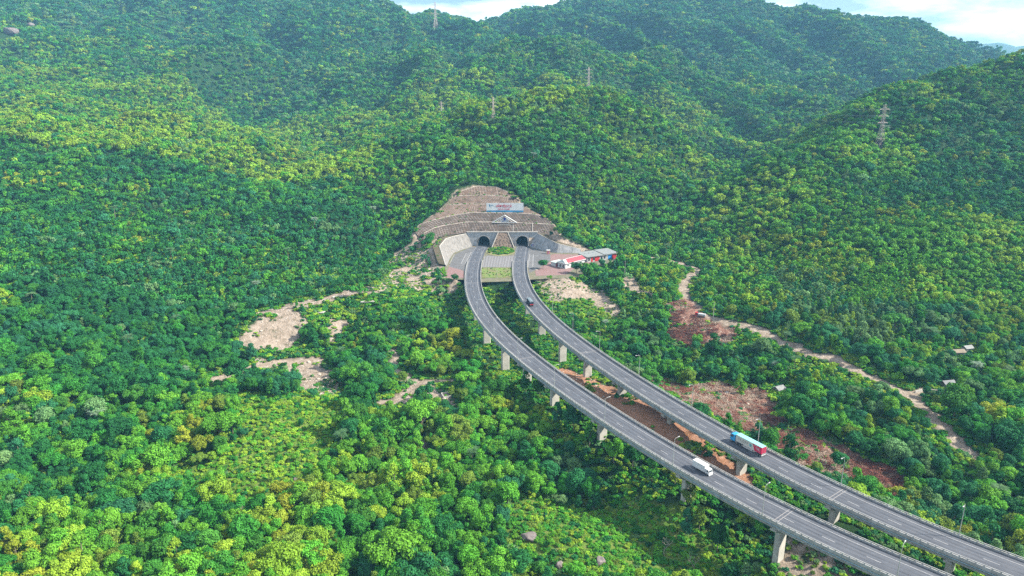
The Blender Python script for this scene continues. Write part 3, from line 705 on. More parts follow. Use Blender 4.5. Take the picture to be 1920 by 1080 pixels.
for xq in (962, 998): 
    b_ = MB(); a_ = atY(xq, 437, 592.5); c_ = atY(xq, 418.5, 602.5); b_.tube([a_, (c_[0], c_[1], c_[2] + .2)], .22, 5); b_.build('drain_channel', palecon, sroot)

# ------------------------------------------------------------------ text helper
def text(s, size, M_, m_, parent, name='lettering', ext=.03, sx=1.0, align='CENTER', bold=0.0):
    cu = bpy.data.curves.new(name, 'FONT'); cu.body = s; cu.size = size; cu.extrude = ext; cu.align_x = align; cu.align_y = 'CENTER'; cu.offset = bold
    t = bpy.data.objects.new(name, cu); COL.objects.link(t); bpy.context.view_layer.update()
    me = bpy.data.meshes.new_from_object(t.evaluated_get(bpy.context.evaluated_depsgraph_get())); bpy.data.objects.remove(t)
    me.transform(M_ @ Matrix.Diagonal((sx, 1, 1, 1))); me.materials.clear(); me.materials.append(m_); me.name = name
    o = bpy.data.objects.new(name, me); COL.objects.link(o); o.parent = parent; return o
# billboard
bl, br = atY(912, 397, 616), atY(981.5, 397, 616); bw_ = br[0] - bl[0]; zb = atY(945, 398, 616)[2]; zt = atY(945, 380.8, 616)[2]; bh = zt - zb
bb_ = empty('billboard', ((bl[0] + br[0]) / 2, 616, zb - 2.2)); tag(bb_, 'long white billboard with red lettering and a blue foot on the terrace above the portals', 'billboard')
q = MB(); q.box((0, 0, 2.2 + bh / 2), (bw_, .4, bh)); q.build('panel', mat('billboard_white', (.62,.65,.67), .5, .03, .3), bb_)
q = MB(); q.box((0, -.22, 2.2 + bh * .11), (bw_ - .1, .06, bh * .2)); q.build('blue_band', mat('billboard_blue', (.05,.22,.42), .5, .35, .4), bb_)
for k in range(9):
    q = MB(); q.box((-bw_ / 2 + 1.5 + k * (bw_ - 3) / 8, .2, .9), (.25, .25, 2.8)); q.build('post', steel, bb_)
RX = Matrix.Rotation(R(90), 4, 'X'); redl = mat('red_lettering', (.62,.02,.05), .5, .02)
text('HẦM ĐÈO CẢ', 3.1, Matrix.Translation((-.9, -.26, 2.2 + bh * .66)) @ RX, redl, bb_, bold=.05, sx=.74)
text('DEO CA TUNNEL', 1.7, Matrix.Translation((-.9, -.26, 2.2 + bh * .34)) @ RX, redl, bb_, bold=.02, sx=.82)
q = MB(); q.face([(-14.4, -.25, 2.2 + bh * .85), (-13.9, -.25, 2.2 + bh * .6), (-13.1, -.25, 2.2 + bh * .55), (-13.3, -.25, 2.2 + bh * .8), (-13.9, -.25, 2.2 + bh * .88)]); 
q.box((-11.6, -.23, 2.2 + bh * .75), (2.2, .04, .5)); q.build('logo_mark', mat('logo_teal', (.03,.16,.28), .5, .1), bb_)
# pediment emblem
ec = atY(946, 417.5, 602); pe = empty('pediment_emblem', (ec[0], 601, ec[2])); tag(pe, 'white triangular gable frame with a blue emblem standing on the first terrace', 'emblem')
q = MB(); hw, hh = 10.8, 6.6
q.tube([(-hw, 0, .3), (0, 0, hh + .3)], .42, 4); q.tube([(hw, 0, .3), (0, 0, hh + .3)], .42, 4); q.tube([(-hw + 4, -.2, .3 + .6), (-1.0, -.2, hh - 1.6)], .28, 4); q.tube([(hw - 4, -.2, .9), (1.0, -.2, hh - 1.6)], .28, 4)
q.box((0, 0, .3), (2 * hw, .7, .5)); q.box((-3.3, 0, 2.3), (.5, .5, 3.8)); q.box((3.3, 0, 2.3), (.5, .5, 3.8)); q.build('frame', white, pe)
q = MB(); q.box((0, .3, 2.6), (6.1, .2, 4.2)); q.build('backing_panel', mat('grey_panel', (.42,.43,.45), .6, .1, .4), pe)
q = MB(); q.face([(-.6, -.1, 5.0), (-.9, -.1, 3.6), (.2, -.1, 1.8), (1.0, -.1, 2.6), (1.1, -.1, 4.2), (.2, -.1, 4.9)]); q.box((-1.4,-.05,1.6),(1.2,.05,.5)); q.build('blue_logo', mat('logo_blue', (.02,.03,.32), .4, .1), pe)
q = MB(); q.box((0, -1.6, -1.5), (11, .5, .5)); q.build('base_beam', palecon, pe)

# ------------------------------------------------------------------ buildings
def house():
    a = Vector(atZ(1060, 504)[:2]); b_ = Vector(atZ(1042.8, 500.5)[:2]); c_ = Vector((57.5, 525.5))
    ang = math.atan2(c_.y - a.y, c_.x - a.x); Ln, Wd, H = (c_ - a).length, 8.0, 4.3
    r = empty('house', (a.x, a.y, -.07), ang); tag(r, 'small white house with a red sheet roof on the brick plaza right of the road', 'house')
    w_ = MB(); w_.box((Ln / 2, Wd / 2, H / 2), (Ln, Wd, H)); w_.build('wall', mat('house_white', (.52,.54,.55), .7, .12, .5), r)
    e = .7; hp = 4.2; rz = H + 2.3
    rf = MB(); rf.face([(2, -e, H), (Ln + e, -e, H), (Ln + e, Wd / 2, rz), (hp, Wd / 2, rz)]); rf.face([(2, Wd + e, H), (hp, Wd / 2, rz), (Ln + e, Wd / 2, rz), (Ln + e, Wd + e, H)])
    rf.face([(2,-e,H),(2,-e,H-.15),(Ln+e,-e,H-.15),(Ln+e,-e,H)])
    rf.face([(Ln + e, -e, H), (Ln + e, Wd + e, H), (Ln + e, Wd / 2, rz)])
    ro = rf.build('roof', redroof, r)
    q = MB(); q.face([(-e, -e, H), (2, -e, H), (hp, Wd / 2, rz), (-e + 1.8, Wd / 2, rz - .2)]); q.face([(-e, Wd + e, H), (-e, -e, H), (-e + 1.8, Wd / 2, rz - .2)]); q.face([(-e, Wd + e, H), (-e + 1.8, Wd / 2, rz - .2), (hp, Wd / 2, rz), (2, Wd + e, H)]); q.build('front_hip', mat('pale_roof', (.38,.44,.43), .6, .08, .5), ro)
    q = MB(); q.box((Ln / 2, -e - .1, H - .1), (Ln + 2 * e, .3, .45)); q.box((-e - .1, Wd / 2, H - .1), (.3, Wd + 2 * e, .45)); q.box((Ln / 2 + hp / 2, Wd / 2, rz + .05), (Ln - hp, .4, .2)); q.build('gutter', white, ro)
    for k, (yy, wd) in enumerate(((2.2, 1.7), (5.4, 1.7))):
        q = MB(); q.box((-.04, yy, 1.7), (.12, wd, 2.4)); f_ = q.build('window', mat('window_frame', (.55,.6,.62), .5), r)
        q = MB(); q.box((-.11, yy, 1.7), (.05, wd - .3, 2.1)); q.build('pane', glass, f_)
    for k in range(4):
        q = MB(); q.box((3 + k * 4.6, -.04, 2.3), (1.5, .12, 1.5)); f_ = q.build('window', mat('window_frame', (.55,.6,.62), .5), r)
        q = MB(); q.box((3 + k * 4.6, -.11, 2.3), (1.2, .05, 1.2)); q.build('pane', glass, f_)
    # pale green wing
    sh = empty('shed', (a.x + math.cos(ang) * 4 - math.sin(ang) * 12.5, a.y + math.sin(ang) * 4 + math.cos(ang) * 12.5, -.07), ang); tag(sh, 'pale grey green roofed shed behind the white house', 'shed')
    q = MB(); q.box((0, 0, 1.5), (9, 5, 3.0)); q.build('wall', mat('house_white', (.5,.5,.5)), sh)
    q = MB(); q.box((0, 0, 3.2), (9.8, 6, .25)); q.build('roof', mat('shed_roof', (.45,.55,.53), .6, .1, .5), sh)
    q = MB(); q.box((-3.2, -2.55, 1.2), (1.8, .1, 2.2)); q.build('door', redpaint, sh)
house()
def depot():
    a = Vector(atZ(1103.5, 492)[:2]); c_ = Vector((86.7, 547)); ang = math.atan2(c_.y - a.y, c_.x - a.x) - .05; Ln = 29; Wd = 13; H = 4.6
    r = empty('depot_building', (a.x - 1, a.y, -.07), ang); tag(r, 'long grey roofed service building with red end walls beyond the white house', 'building')
    w_ = MB(); w_.box((Ln / 2, Wd / 2, H / 2), (Ln, Wd, H)); w_.build('wall', mat('depot_wall', (.36,.36,.36), .8, .15, .4), r)
    q = MB(); e = 1.1
    q.face([(-e, -e, H + .05), (Ln * .55, -e, H + .05), (Ln * .55, Wd + e, H + .9), (-e, Wd + e, H + .9)]); q.face([(Ln * .55, -e, H + .4), (Ln + e, -e, H + .4), (Ln + e, Wd + e, H + 1.25), (Ln * .55, Wd + e, H + 1.25)])
    q.box((Ln / 2, -e, H + .0), (Ln + 2 * e, .15, .4)); ro = q.build('roof', greyroof, r)
    for k in range(3):
        v = MB(); v.tube([(3 + k * 4, Wd * .6, H + .5), (3 + k * 4, Wd * .6, H + 1.3)], .35, 8); v.build('roof_vent', steel, ro)
    for x0, x1, m_ in ((3.6, 5.2, redpaint), (7.4, 12.0, redpaint), (24.5, Ln - .2, redpaint), (20.5, 24.3, bluepaint)):
        q = MB(); q.box(((x0 + x1) / 2, -.07, H / 2), (x1 - x0, .14, H - .3)); q.build('painted_panel', m_, r)
    for x0 in (1.7, 6.3, 14, 17):
        q = MB(); q.box((x0, -.09, 2.3), (1.6, .1, 2)); q.build('window', glass, r)
    q = MB(); q.box((Ln + .07, Wd / 2, H / 2), (.14, Wd - .4, H - .3)); q.build('painted_panel', redpaint, r)
depot()
def kiosk(px, py, s, m_, name, label):
    x, y, z = atZ(px, py); r = empty(name, (x, y, -.05)); tag(r, label, 'kiosk')
    q = MB(); q.box((0, 0, s * .6), (s, s * .8, s * 1.2)); q.build('body', m_, r)
    q = MB(); q.box((0, 0, s * 1.25), (s * 1.2, s, s * .12)); q.build('roof', white, r)
    q = MB(); q.box((0, -s * .41, s * .6), (s * .5, .06, s * .9)); q.build('door', mat('pink_panel', (.55,.2,.35), .6), r)
kiosk(999.5, 463, 2.4, bluepaint, 'kiosk', 'small blue kiosk with pink door beside the right tunnel mouth')
kiosk(1028, 476, 2.6, mat('orange_paint', (.65,.28,.10), .6), 'tool_store', 'small orange store box at the foot of the right retaining wall')

# ------------------------------------------------------------------ street lamps
def lamp(x, y, z, rz, h=10.5):
    r = empty('street_lamp', (x, y, z), rz)
    q = MB(); q.tube([(0, 0, 0), (0, 0, h * .5), (0, 0, h)], [.13, .10, .07], 8); q.box((0, 0, .2), (.4, .4, .4)); q.build('pole', mat('lamp_steel', (.5,.51,.5), .45, .1, 1, 0, .4), r)
    q = MB(); q.tube([(0, 0, h - .1), (.5, 0, h + .35), (1.9, 0, h + .5)], [.07, .05, .05], 6); q.build('arm', mat('lamp_steel', (0,0,0)), r)
    q = MB(); q.box((2.15, 0, h + .47), (.75, .3, .16)); q.build('lamp_head', mat('lamp_head', (.45,.46,.46), .4, .1), r)
    return r
lamps = []
proto = lamp(0, 0, 0, 0)
KM = {}
def build_kidmap():
    KM.clear()
    for o in bpy.data.objects:
        if o.parent: KM.setdefault(o.parent.name, []).append(o)
def dedge(P, Y, sgn):
    x, y, rz = pier_frame(P, Y); return x + sgn * 5.76 * math.cos(rz), y + sgn * 5.76 * math.sin(rz), rz
def foot_Y(P, sgn, px):   # lamp foot on a parapet that shows at column px
    Ys = np.linspace(120, 540, 1600); best = None
    xs = np.array([dedge(P, Y, sgn)[0] for Y in Ys]); ys = np.array([dedge(P, Y, sgn)[1] for Y in Ys])
    p_, _, _ = topx(xs, ys, .6); return float(Ys[np.abs(p_ - px).argmin()])
spots = []
for px in (895, 926, 971, 1039, 1133, 1262, 1430, 1681): spots.append((PA, -1, px))
for px in (1036, 1074, 1124, 1198, 1297, 1421, 1577, 1799): spots.append((PB, 1, px))
build_kidmap()
ordw = ['nearest', 'second nearest', 'third nearest', 'fourth nearest', 'fifth nearest', 'sixth nearest', 'seventh nearest', 'farthest']
for k, (P, sg, px) in enumerate(spots):
    x, y, rz = dedge(P, foot_Y(P, sg, px), sg)
    o = proto if k == 0 else copy_tree(proto, KM)
    o.location = (x, y, .58); o.rotation_euler = (0, 0, rz + (0 if sg < 0 else math.pi))
    kk = k % 8; side = 'outer railing of the left viaduct' if sg < 0 else 'far railing of the right viaduct'
    tag(o, 'grey street lamp on the %s, %s to the camera' % (side, ordw[7 - kk]) if kk else 'grey street lamp on the %s, closest to the tunnel' % side, 'street lamp', 'street lamps along the viaduct railings')
yl = [(903,489,'on the left roadside near the tunnel mouth'),(966,484,'on the right edge of the painted crossing'),(1003,506,'beside the round dark tree in the right yard'),(932,521,'in the grassy median between the two roads')]
for px, py, wh in yl:
    x, y, z = atZ(px, py); o = copy_tree(proto, KM); o.location = (x, y, 0); tag(o, 'slim grey street lamp standing %s' % wh, 'street lamp', 'street lamps in the tunnel forecourt')

# ------------------------------------------------------------------ vehicles
def wheel(parent, x, y, r=.5, w_=.3):
    q = MB(); q.tube([(x, y - w_ / 2, r), (x, y + w_ / 2, r)], r, 16); o = q.build('wheel', rubber, parent)
    h_ = MB(); s_ = -1 if y < 0 else 1; h_.tube([(x, y + s_ * (w_ / 2 + .01), r), (x, y + s_ * (w_ / 2 + .05), r)], r * .5, 12); h_.build('rim', steel, o)
def cab(parent, x0, Lc, W_, H_, m_, z0=.75, slope=.25):
    q = MB(); pr = [(x0, z0), (x0 + Lc, z0), (x0 + Lc, z0 + H_ * .45), (x0 + Lc - slope, z0 + H_ * .96), (x0 + Lc - slope - .25, z0 + H_), (x0, z0 + H_)]
    rows = [[(a_, y, z_) for a_, z_ in pr] for y in (-W_ / 2, W_ / 2)]; q.grid(rows, 0, True); q.face(rows[0][::-1]); q.face(rows[1]); c_ = q.build('cab', m_, parent)
    q = MB(); a_, b_ = (x0 + Lc + .012, z0 + H_ * .48), (x0 + Lc - slope + .03, z0 + H_ * .9); q.face([(a_[0], -W_ * .43, a_[1]), (a_[0], W_ * .43, a_[1]), (b_[0], W_ * .40, b_[1]), (b_[0], -W_ * .40, b_[1])]); q.build('windscreen', glass, c_)
    for s_ in (-1, 1):
        q = MB(); y = s_ * (W_ / 2 + .012); q.face([(x0 + Lc * .35, y, z0 + H_ * .5), (x0 + Lc * .93, y, z0 + H_ * .5), (x0 + Lc * .85, y, z0 + H_ * .85), (x0 + Lc * .35, y, z0 + H_ * .85)][::s_]); q.build('side_window', glass, c_)
        q = MB(); q.box((x0 + Lc - .05, s_ * (W_ / 2 + .25), z0 + H_ * .65), (.12, .22, .6)); q.build('mirror', rubber, c_)
        q = MB(); q.box((x0 + Lc + .02, s_ * W_ * .36, z0 + .2), (.08, .4, .22)); q.build('headlight', mat('lamp_glass', (.75,.76,.76), .2), c_)
    q = MB(); q.box((x0 + Lc + .06, 0, z0 - .15), (.22, W_, .45)); q.build('bumper', mat('cab_trim', (.6,.62,.63), .5), c_)
    return c_
def on_road(P, px, py, lane):
    Ys = np.linspace(130, 530, 2500); x = cx(P, Ys); u_, v_, _ = topx(x, Ys, 0.0)
    Y = float(Ys[np.hypot(u_ - px, v_ - py).argmin()]); xx, yy, rz = pier_frame(P, Y)
    return xx + lane * math.cos(rz), yy + lane * math.sin(rz), rz
# container truck heading to the tunnel (its rear towards the camera's right)
x, y, rz = on_road(PB, 1402, 838, .55); heading = rz + math.pi / 2
tr = empty('container_truck', (x, y, 0), heading); tag(tr, 'articulated truck with blue cab and grey, red and turquoise container heading to the tunnel', 'truck')
cab(tr, 5.4, 2.2, 2.5, 2.7, mat('cab_blue', (.03,.30,.62), .35, .08), .95)
q = MB(); q.box((5.2, 0, .95), (6.6, 1.0, .3)); q.box((4.5,0,1.2),(2.2,2.2,.15)); q.build('tractor_chassis', rubber, tr)
q = MB(); q.box((-.9, 0, 1.25), (12.4, 1.4, .28)); q.box((-.8, 1.15, .85), (4.2, .12, .6)); q.box((-.8, -1.15, .85), (4.2, .12, .6)); q.build('trailer_frame', mat('trailer_grey', (.45,.46,.46), .6), tr)
con = MB(); con.box((-1.1, 0, 2.75), (12.2, 2.5, 2.6)); co_ = con.build('container', mat('container_grey', (.50,.50,.46), .6, .08, 1), tr)
q = MB(); q.box((-1.1, 0, 4.08), (12.2, 2.5, .1))
for k in range(23): q.box((-6.9 + k * .53, 0, 4.145), (.2, 2.4, .04))
q.build('container_roof', mat('roof_turquoise', (.25,.58,.58), .6, .08, 1), co_)
q = MB()
for s_ in (-1, 1): q.face([(-7.215, s_ * 1.262, 1.44), (-3.9, s_ * 1.262, 1.44), (-3.0, s_ * 1.262, 4.03), (-7.215, s_ * 1.262, 4.03)][::s_])
q.face([(-7.215, -1.262, 1.44), (-7.215, -1.262, 4.03), (-7.215, 1.262, 4.03), (-7.215, 1.262, 1.44)]); q.build('red_end', mat('container_red', (.52,.02,.08), .55, .08), co_)
q = MB()
for yy in (-.75, -.25, .25, .75): q.tube([(-7.28, yy, 1.5), (-7.28, yy, 4.0)], .04, 5)
q.build('locking_bars', mat('bar_pink', (.5,.25,.27), .5), co_)
q = MB(); rr_ = random.Random(4); inkm = mat('container_ink', (.16,.15,.12), .6)
for k in range(5):   # five square brush-like characters on the left side
    X0 = 3.7 - k * 1.05 
    for (a_, z_, w2, h2) in ((0, .30, .55, .07), (0, .05, .62, .07), (-.2, -.05, .07, .6), (.18, -.1, .07, .5), (0, -.33, .5, .07)):
        q.box((X0 + a_ * (1 if k % 2 else -1), 1.27, 2.95 + z_ * (1 if k % 3 else -1)), (w2 * (.9 + .2 * (k % 2)), .02, h2))
q.box((1.2,1.27,2.35),(3.2,.02,.07)); q.build('lettering', inkm, co_)
q = MB(); q.tube([(-2.0, 1.258, 2.75), (-2.0, 1.275, 2.75)], .62, 20); q.build('round_emblem', mat('emblem_teal', (.10,.32,.36), .5), co_)
q = MB()
for (a_, z_, w2) in ((-4.6, 3.7, 1.9), (-6.5, 3.7, .6), (-5.6, 3.0, 1.9), (-5.3, 2.7, 1.2), (-5.9, 2.35, 1.6)):
    for j in range(int(w2 / .24)): q.box((a_ + w2 / 2 - j * .24, 1.275, z_), (.15, .02, .24 - .06 * (j % 2)))
q.build('white_lettering', white, co_)
for xx in (6.9, 4.2, 2.9, -4.3, -5.5, -6.7):
    for s_ in (-1, 1): wheel(tr, xx, s_ * 1.08)
q = MB(); q.box((-7.2, 0, .75), (.12, 2.3, .3)); q.build('rear_bumper', white, tr)
# white box truck coming towards the camera
x, y, rz = on_road(PA, 1322, 869, .9); heading = rz - math.pi / 2
t2 = empty('box_truck', (x, y, 0), heading); tag(t2, 'small white box truck driving down the left viaduct', 'truck')
cab(t2, 2.1, 1.6, 2.0, 1.75, mat('truck_white', (.6,.62,.63), .4, .04), .6, .35)
q = MB(); q.box((-.9, 0, 2.0), (5.6, 2.25, 2.35)); cb = q.build('cargo_box', mat('box_white', (.58,.61,.62), .5, .05), t2)
q = MB(); q.box((-.9, 0, 3.2), (5.66, 2.3, .06)); q.box((1.92,0,2.0),(.06,2.3,2.4)); q.box((-.9,0,.84),(5.66,2.3,.08)); q.build('box_trim', white, cb)
q = MB(); q.box((.3, -1.14, 2.0), (.05, .03, 2.2)); q.box((1.2, -1.14, 2.0), (.05, .03, 2.2)); q.box((.3, 1.14, 2.0), (.05, .03, 2.2)); q.build('side_door_seam', steel, cb)
q = MB(); q.box((.2, 0, .62), (6.6, .8, .22)); q.box((0, -1.0, .6), (1.4, .1, .35)); q.box((0, 1.0, .6), (1.4, .1, .35)); q.build('chassis', rubber, t2)
for xx in (2.9, -2.1):
    for s_ in (-1, 1): wheel(t2, xx, s_ * .88, .42, .26)
# dark blue covered truck going to the tunnel
x, y, rz = on_road(PB, 997, 573, -2.7); heading = rz + math.pi / 2
t3 = empty('cargo_truck', (x, y, 0), heading); tag(t3, 'dark blue canvas covered truck heading for the tunnel', 'truck')
cab(t3, 3.3, 1.9, 2.4, 2.1, mat('cab_grey', (.42,.45,.48), .4, .08), .8)
q = MB(); q.box((-1.4, 0, 2.25), (8.8, 2.5, 1.9)); cb = q.build('cargo_bed', mat('canvas_navy', (.02,.03,.055), .7, .15), t3)
q = MB(); pr = [(-1.27, 3.15), (-1.0, 3.55), (0, 3.68), (1.0, 3.55), (1.27, 3.15)]; q.grid([[(a_, y_, z_) for y_, z_ in pr] for a_ in (-5.85, 3.05)]); q.face([(-5.85, y_, z_) for y_, z_ in pr][::-1]); q.build('canvas_roof', mat('canvas_top', (.16,.21,.24), .7, .15), cb)
q = MB(); q.box((-5.86, 0, 1.55), (.1, 2.3, .55)); q.build('tailboard', redpaint, cb)
q = MB(); q.box((-.5, 0, .95), (10, 1.0, .3)); q.build('chassis', rubber, t3)
for xx in (4.3, 1.9, -3.2, -4.4):
    for s_ in (-1, 1): wheel(t3, xx, s_ * 1.05)
# red truck parked on the dirt road
x, y, z = hit(1314, 594); z = float(hz(x, y)) + .05
t4 = empty('tipper_truck', (x, y, z), R(-28)); tag(t4, 'small red cabbed truck with grey bed parked on the dirt road', 'truck')
cab(t4, -3.6, 1.6, 2.1, 1.9, redpaint, .6, .2)
q = MB(); q.box((.6, 0, 1.5), (4.6, 2.1, 1.0)); q.box((.6,0,.7),(5.4,.8,.25)); q.build('tipper_bed', mat('bed_grey', (.42,.44,.45), .6), t4)
for xx in (-2.6, 2.0):
    for s_ in (-1, 1): wheel(t4, xx, s_ * .9, .42)

# ------------------------------------------------------------------ pylons
def pylon(x, y, z, h, rz, m_):
    r = empty('pylon', (x, y, z), rz); q = MB(); wb, wt = h * .085, h * .022
    lv = [0, .12, .24, .35, .45, .54, .62, .70, .78, .86, .93, 1.0]; wd = lambda t: wb * (1 - t / .5) + wt * 1.3 * (t / .5) if t < .5 else wt * (1.3 - .5 * (t - .5))
    cn = lambda t: [Vector((a_ * wd(t), b_ * wd(t), h * t)) for a_, b_ in ((-1,-1),(1,-1),(1,1),(-1,1))]
    tk = max(.09, h * .0032)
    for a_, b_ in zip(lv[:-1], lv[1:]):
        A_, B_ = cn(a_), cn(b_)
        for k in range(4):
            q.tube([A_[k], B_[k]], tk * 1.2, 4, cap=False); q.tube([A_[k], B_[(k + 1) % 4]], tk * .7, 4, cap=False); q.tube([A_[(k + 1) % 4], B_[k]], tk * .7, 4, cap=False); q.tube([B_[k], B_[(k + 1) % 4]], tk * .6, 4, cap=False)
    q.build('lattice_tower', m_, r)
    for t in (.60, .75, .90):
        a_ = MB(); ln = h * .15
        for s_ in (-1, 1):
            tip = Vector((s_ * ln, 0, h * t)); 
            for yb in (-1, 1):
                a_.tube([Vector((s_ * wd(t), yb * wd(t), h * t)), tip], tk * .8, 4, cap=False)
            a_.tube([Vector((s_ * wd(t), 0, h * (t + .035))), tip], tk * .7, 4, cap=False)
            a_.tube([tip, tip - Vector((0, 0, h * .035))], tk * .9, 5)
        a_.build('cross_arm', m_, r)
    return r
ptan = mat('pylon_steel', (.55,.46,.42), .6, .15, 1); PYL = []
for px, pb, pt, lab in ((1648, 280, 203, 'large lattice pylon on the green spur at right, nearest to the camera'), (1103, 172, 130, 'lattice pylon on the bright green spur above the portals'),
                        (925, 224, 186, 'brownish lattice pylon in the trees above the billboard'), (828, 222, 192, 'lattice pylon left of the brownish one in the middle slope'),
                        (817, 58, 10, 'tall pale pylon just below the skyline, left of the ridge gap'), (830, 26, 0, 'broad pylon standing on the skyline left of the ridge gap'),
                        (858, 20, -1, 'pylon on the skyline, second from the ridge gap'), (880, 22, 8, 'smallest pylon on the skyline, next to the ridge gap')):
    x, y, z = hit(px, pb); d = topx(x, y, z)[2]; h = (pb - pt) * d / F * 1.05
    o = pylon(x, y, z - 1, h, .35, ptan); tag(o, lab, 'pylon', 'power line pylons on the hills'); PYL.append((x, y, z, h))
def cable(a, b, name, label):
    q = MB()
    for t, s_ in ((.60, -1), (.75, -1), (.90, -1), (.60, 1), (.75, 1), (.90, 1)):
        A_ = Vector((a[0] + s_ * a[3] * .15, a[1], a[2] + a[3] * t - 1)); B_ = Vector((b[0] + s_ * b[3] * .15, b[1], b[2] + b[3] * t - 1)); sag = (A_ - B_).length * .03
        q.tube([A_.lerp(B_, k / 12) - Vector((0, 0, sag * 4 * (k / 12) * (1 - k / 12))) for k in range(13)], .06, 3, cap=False)
    return tag(q.build(name, steel), label, 'power line')
cable(PYL[0], PYL[1], 'power_cables', 'thin power cables crossing the valley between the two largest pylons')
cable(PYL[2], PYL[3], 'power_cables', 'thin power cables between the two pylons on the middle slope')

# ------------------------------------------------------------------ small structures and rocks
def slab(px, py, sx, sy, rz, label):
    x, y, z = hit(px, py); q = MB(); q.box((0, 0, .1), (sx, sy, .5)); q.box((sx*.1, sy*.05, .42), (sx*.7, sy*.7, .14)); o = q.build('foundation_slab', palecon); o.location = (x, y, z + .1); o.rotation_euler = (0, 0, rz); tag(o, label, 'concrete slab', 'old foundation slabs in the clearing')
slab(690, 566, 9, 6, .1, 'pale foundation slab between two trees at the right of the clearing')
slab(634, 559, 7, 3, .2, 'small pale slab at the top edge of the clearing')
slab(597, 588, 8, 4.5, -.1, 'sunken slab above the grey landslip scar')
slab(660, 580, 4, 3, .3, 'tiny pale slab beside the trees in the clearing')
def hut(px, py, w_, d_, h_, rz, wm, rm, label):
    x, y, z = hit(px, py); r = empty('hut', (x, y, z), rz); tag(r, label, 'hut')
    q = MB(); q.box((0, 0, h_ / 2 - .5), (w_, d_, h_ + 1)); q.build('wall', wm, r)
    q = MB(); a_ = [(-w_ / 2 - .5, -d_ / 2 - .5, h_), (w_ / 2 + .5, -d_ / 2 - .5, h_), (w_ / 2 + .5, 0, h_ + 1.3), (-w_ / 2 - .5, 0, h_ + 1.3)]; q.face(a_); q.face([(-w_ / 2 - .5, d_ / 2 + .5, h_), a_[3], a_[2], (w_ / 2 + .5, d_ / 2 + .5, h_)]); q.build('roof', rm, r)
    q = MB(); q.box((0, -d_ / 2 - .04, h_ * .4), (1.1, .08, h_ * .75)); q.build('door', glass, r)
hw_ = mat('hut_wall', (.25,.24,.22), .9, .2, .5)
hutroof = mat('weathered_sheet', (.21,.22,.22), .7, .25, .6)
HUTS = [(1812, 660, 5, 3.5, 2.4, .3, hw_, hutroof, 'grey sheet roofed hut among the trees at right'), (1793, 668, 7, 4, 2.6, .1, hw_, mat('straw_roof', (.24,.20,.15), .9, .3, 1), 'low straw coloured hut left of the grey roofed one'),
        (1775, 728, 6, 4, 2.6, .2, hw_, mat('dark_roof', (.16,.17,.18), .7, .2), 'dark roofed hut by the bend of the dirt road'), (1460, 735, 5, 4, 2.2, .5, hw_, hutroof, 'pale tin roofed hut above the red cleared ground'),
        (1130, 500, 3.5, 3, 2.2, .1, hw_, hutroof, 'tiny pale roofed hut in front of the grey service building')]
for h_ in HUTS: hut(*h_)
# culvert frame and low wall
x, y, z = hit(845, 742); q = MB()
for c_, d_ in (((0, -2.5, .3), (9, .35, 1)), ((0, 2.5, .3), (9, .35, 1)), ((-4.35, 0, .3), (.35, 4.7, 1)), ((4.35, 0, .3), (.35, 4.7, 1))): q.box(c_, d_)
o = q.build('concrete_basin', concrete); o.location = (x, y, z + .2); o.rotation_euler = (0, 0, .35); tag(o, 'open rectangular concrete basin near the dirt track left of the viaduct', 'basin')
lw_ = hits([(1716, 738), (1735, 733), (1765, 738), (1800, 748)]); q = MB(); rows = []
pts = resamp(lw_, 16); q.grid([[tuple(p + np.array((0, 0, dz_))) for p in pts] for dz_ in (-.5, 1.1)]); q.grid([[tuple(p + np.array((0, dy_, 1.1))) for p in pts] for dy_ in (0, .4)]); q.grid([[tuple(p + np.array((0, .4, dz_))) for p in pts] for dz_ in (1.1, -.5)])
tag(q.build('garden_wall', palecon), 'low curved masonry wall around the small garden by the dirt road', 'wall')
# tall bare utility poles near the depot
for k, (px, py, h_, wh) in enumerate(((1137, 505, 11, 'in front of the service building'), (1171, 520, 12, 'above the dark rock slope'), (1164, 497, 9, 'at the right end of the service building'), (1337, 598, 11, 'beside the parked red truck'))):
    x, y, z = hit(px, py); r = empty('utility_pole', (x, y, z)); q = MB(); q.tube([(0, 0, -.5), (0, 0, h_)], [.18, .11], 7); q.build('pole', palecon, r)
    q = MB(); q.box((0, 0, h_ - .6), (1.4, .12, .12)); q.box((0.5,0,h_-.4),(.1,.1,.3)); q.box((-.5,0,h_-.4),(.1,.1,.3)); q.build('cross_arm', steel, r); tag(r, 'thin pale utility pole %s' % wh, 'utility pole', 'utility poles near the tunnel and the dirt road')
def rock_mesh(seed, name='boulder'):
    import bmesh
    bm = bmesh.new(); bmesh.ops.create_icosphere(bm, subdivisions=3, radius=1)
    rg_ = np.random.default_rng(seed); pl = [(Vector(rg_.normal(size=3)).normalized(), rg_.uniform(.55, .85)) for _ in range(9)]
    for v in bm.verts:
        for n_, d in pl:
            t = v.co.dot(n_) - d
            if t > 0: v.co -= n_ * t * .85
        v.co *= 1 + (float(vnoise(np.array(v.co.x * 3 + seed), np.array(v.co.y * 3 + v.co.z * 2))) - .5) * .22
    m_ = bpy.data.meshes.new(name); bm.to_mesh(m_); bm.free(); m_.materials.append(rockm); return m_
rocks = [rock_mesh(k) for k in range(3)]
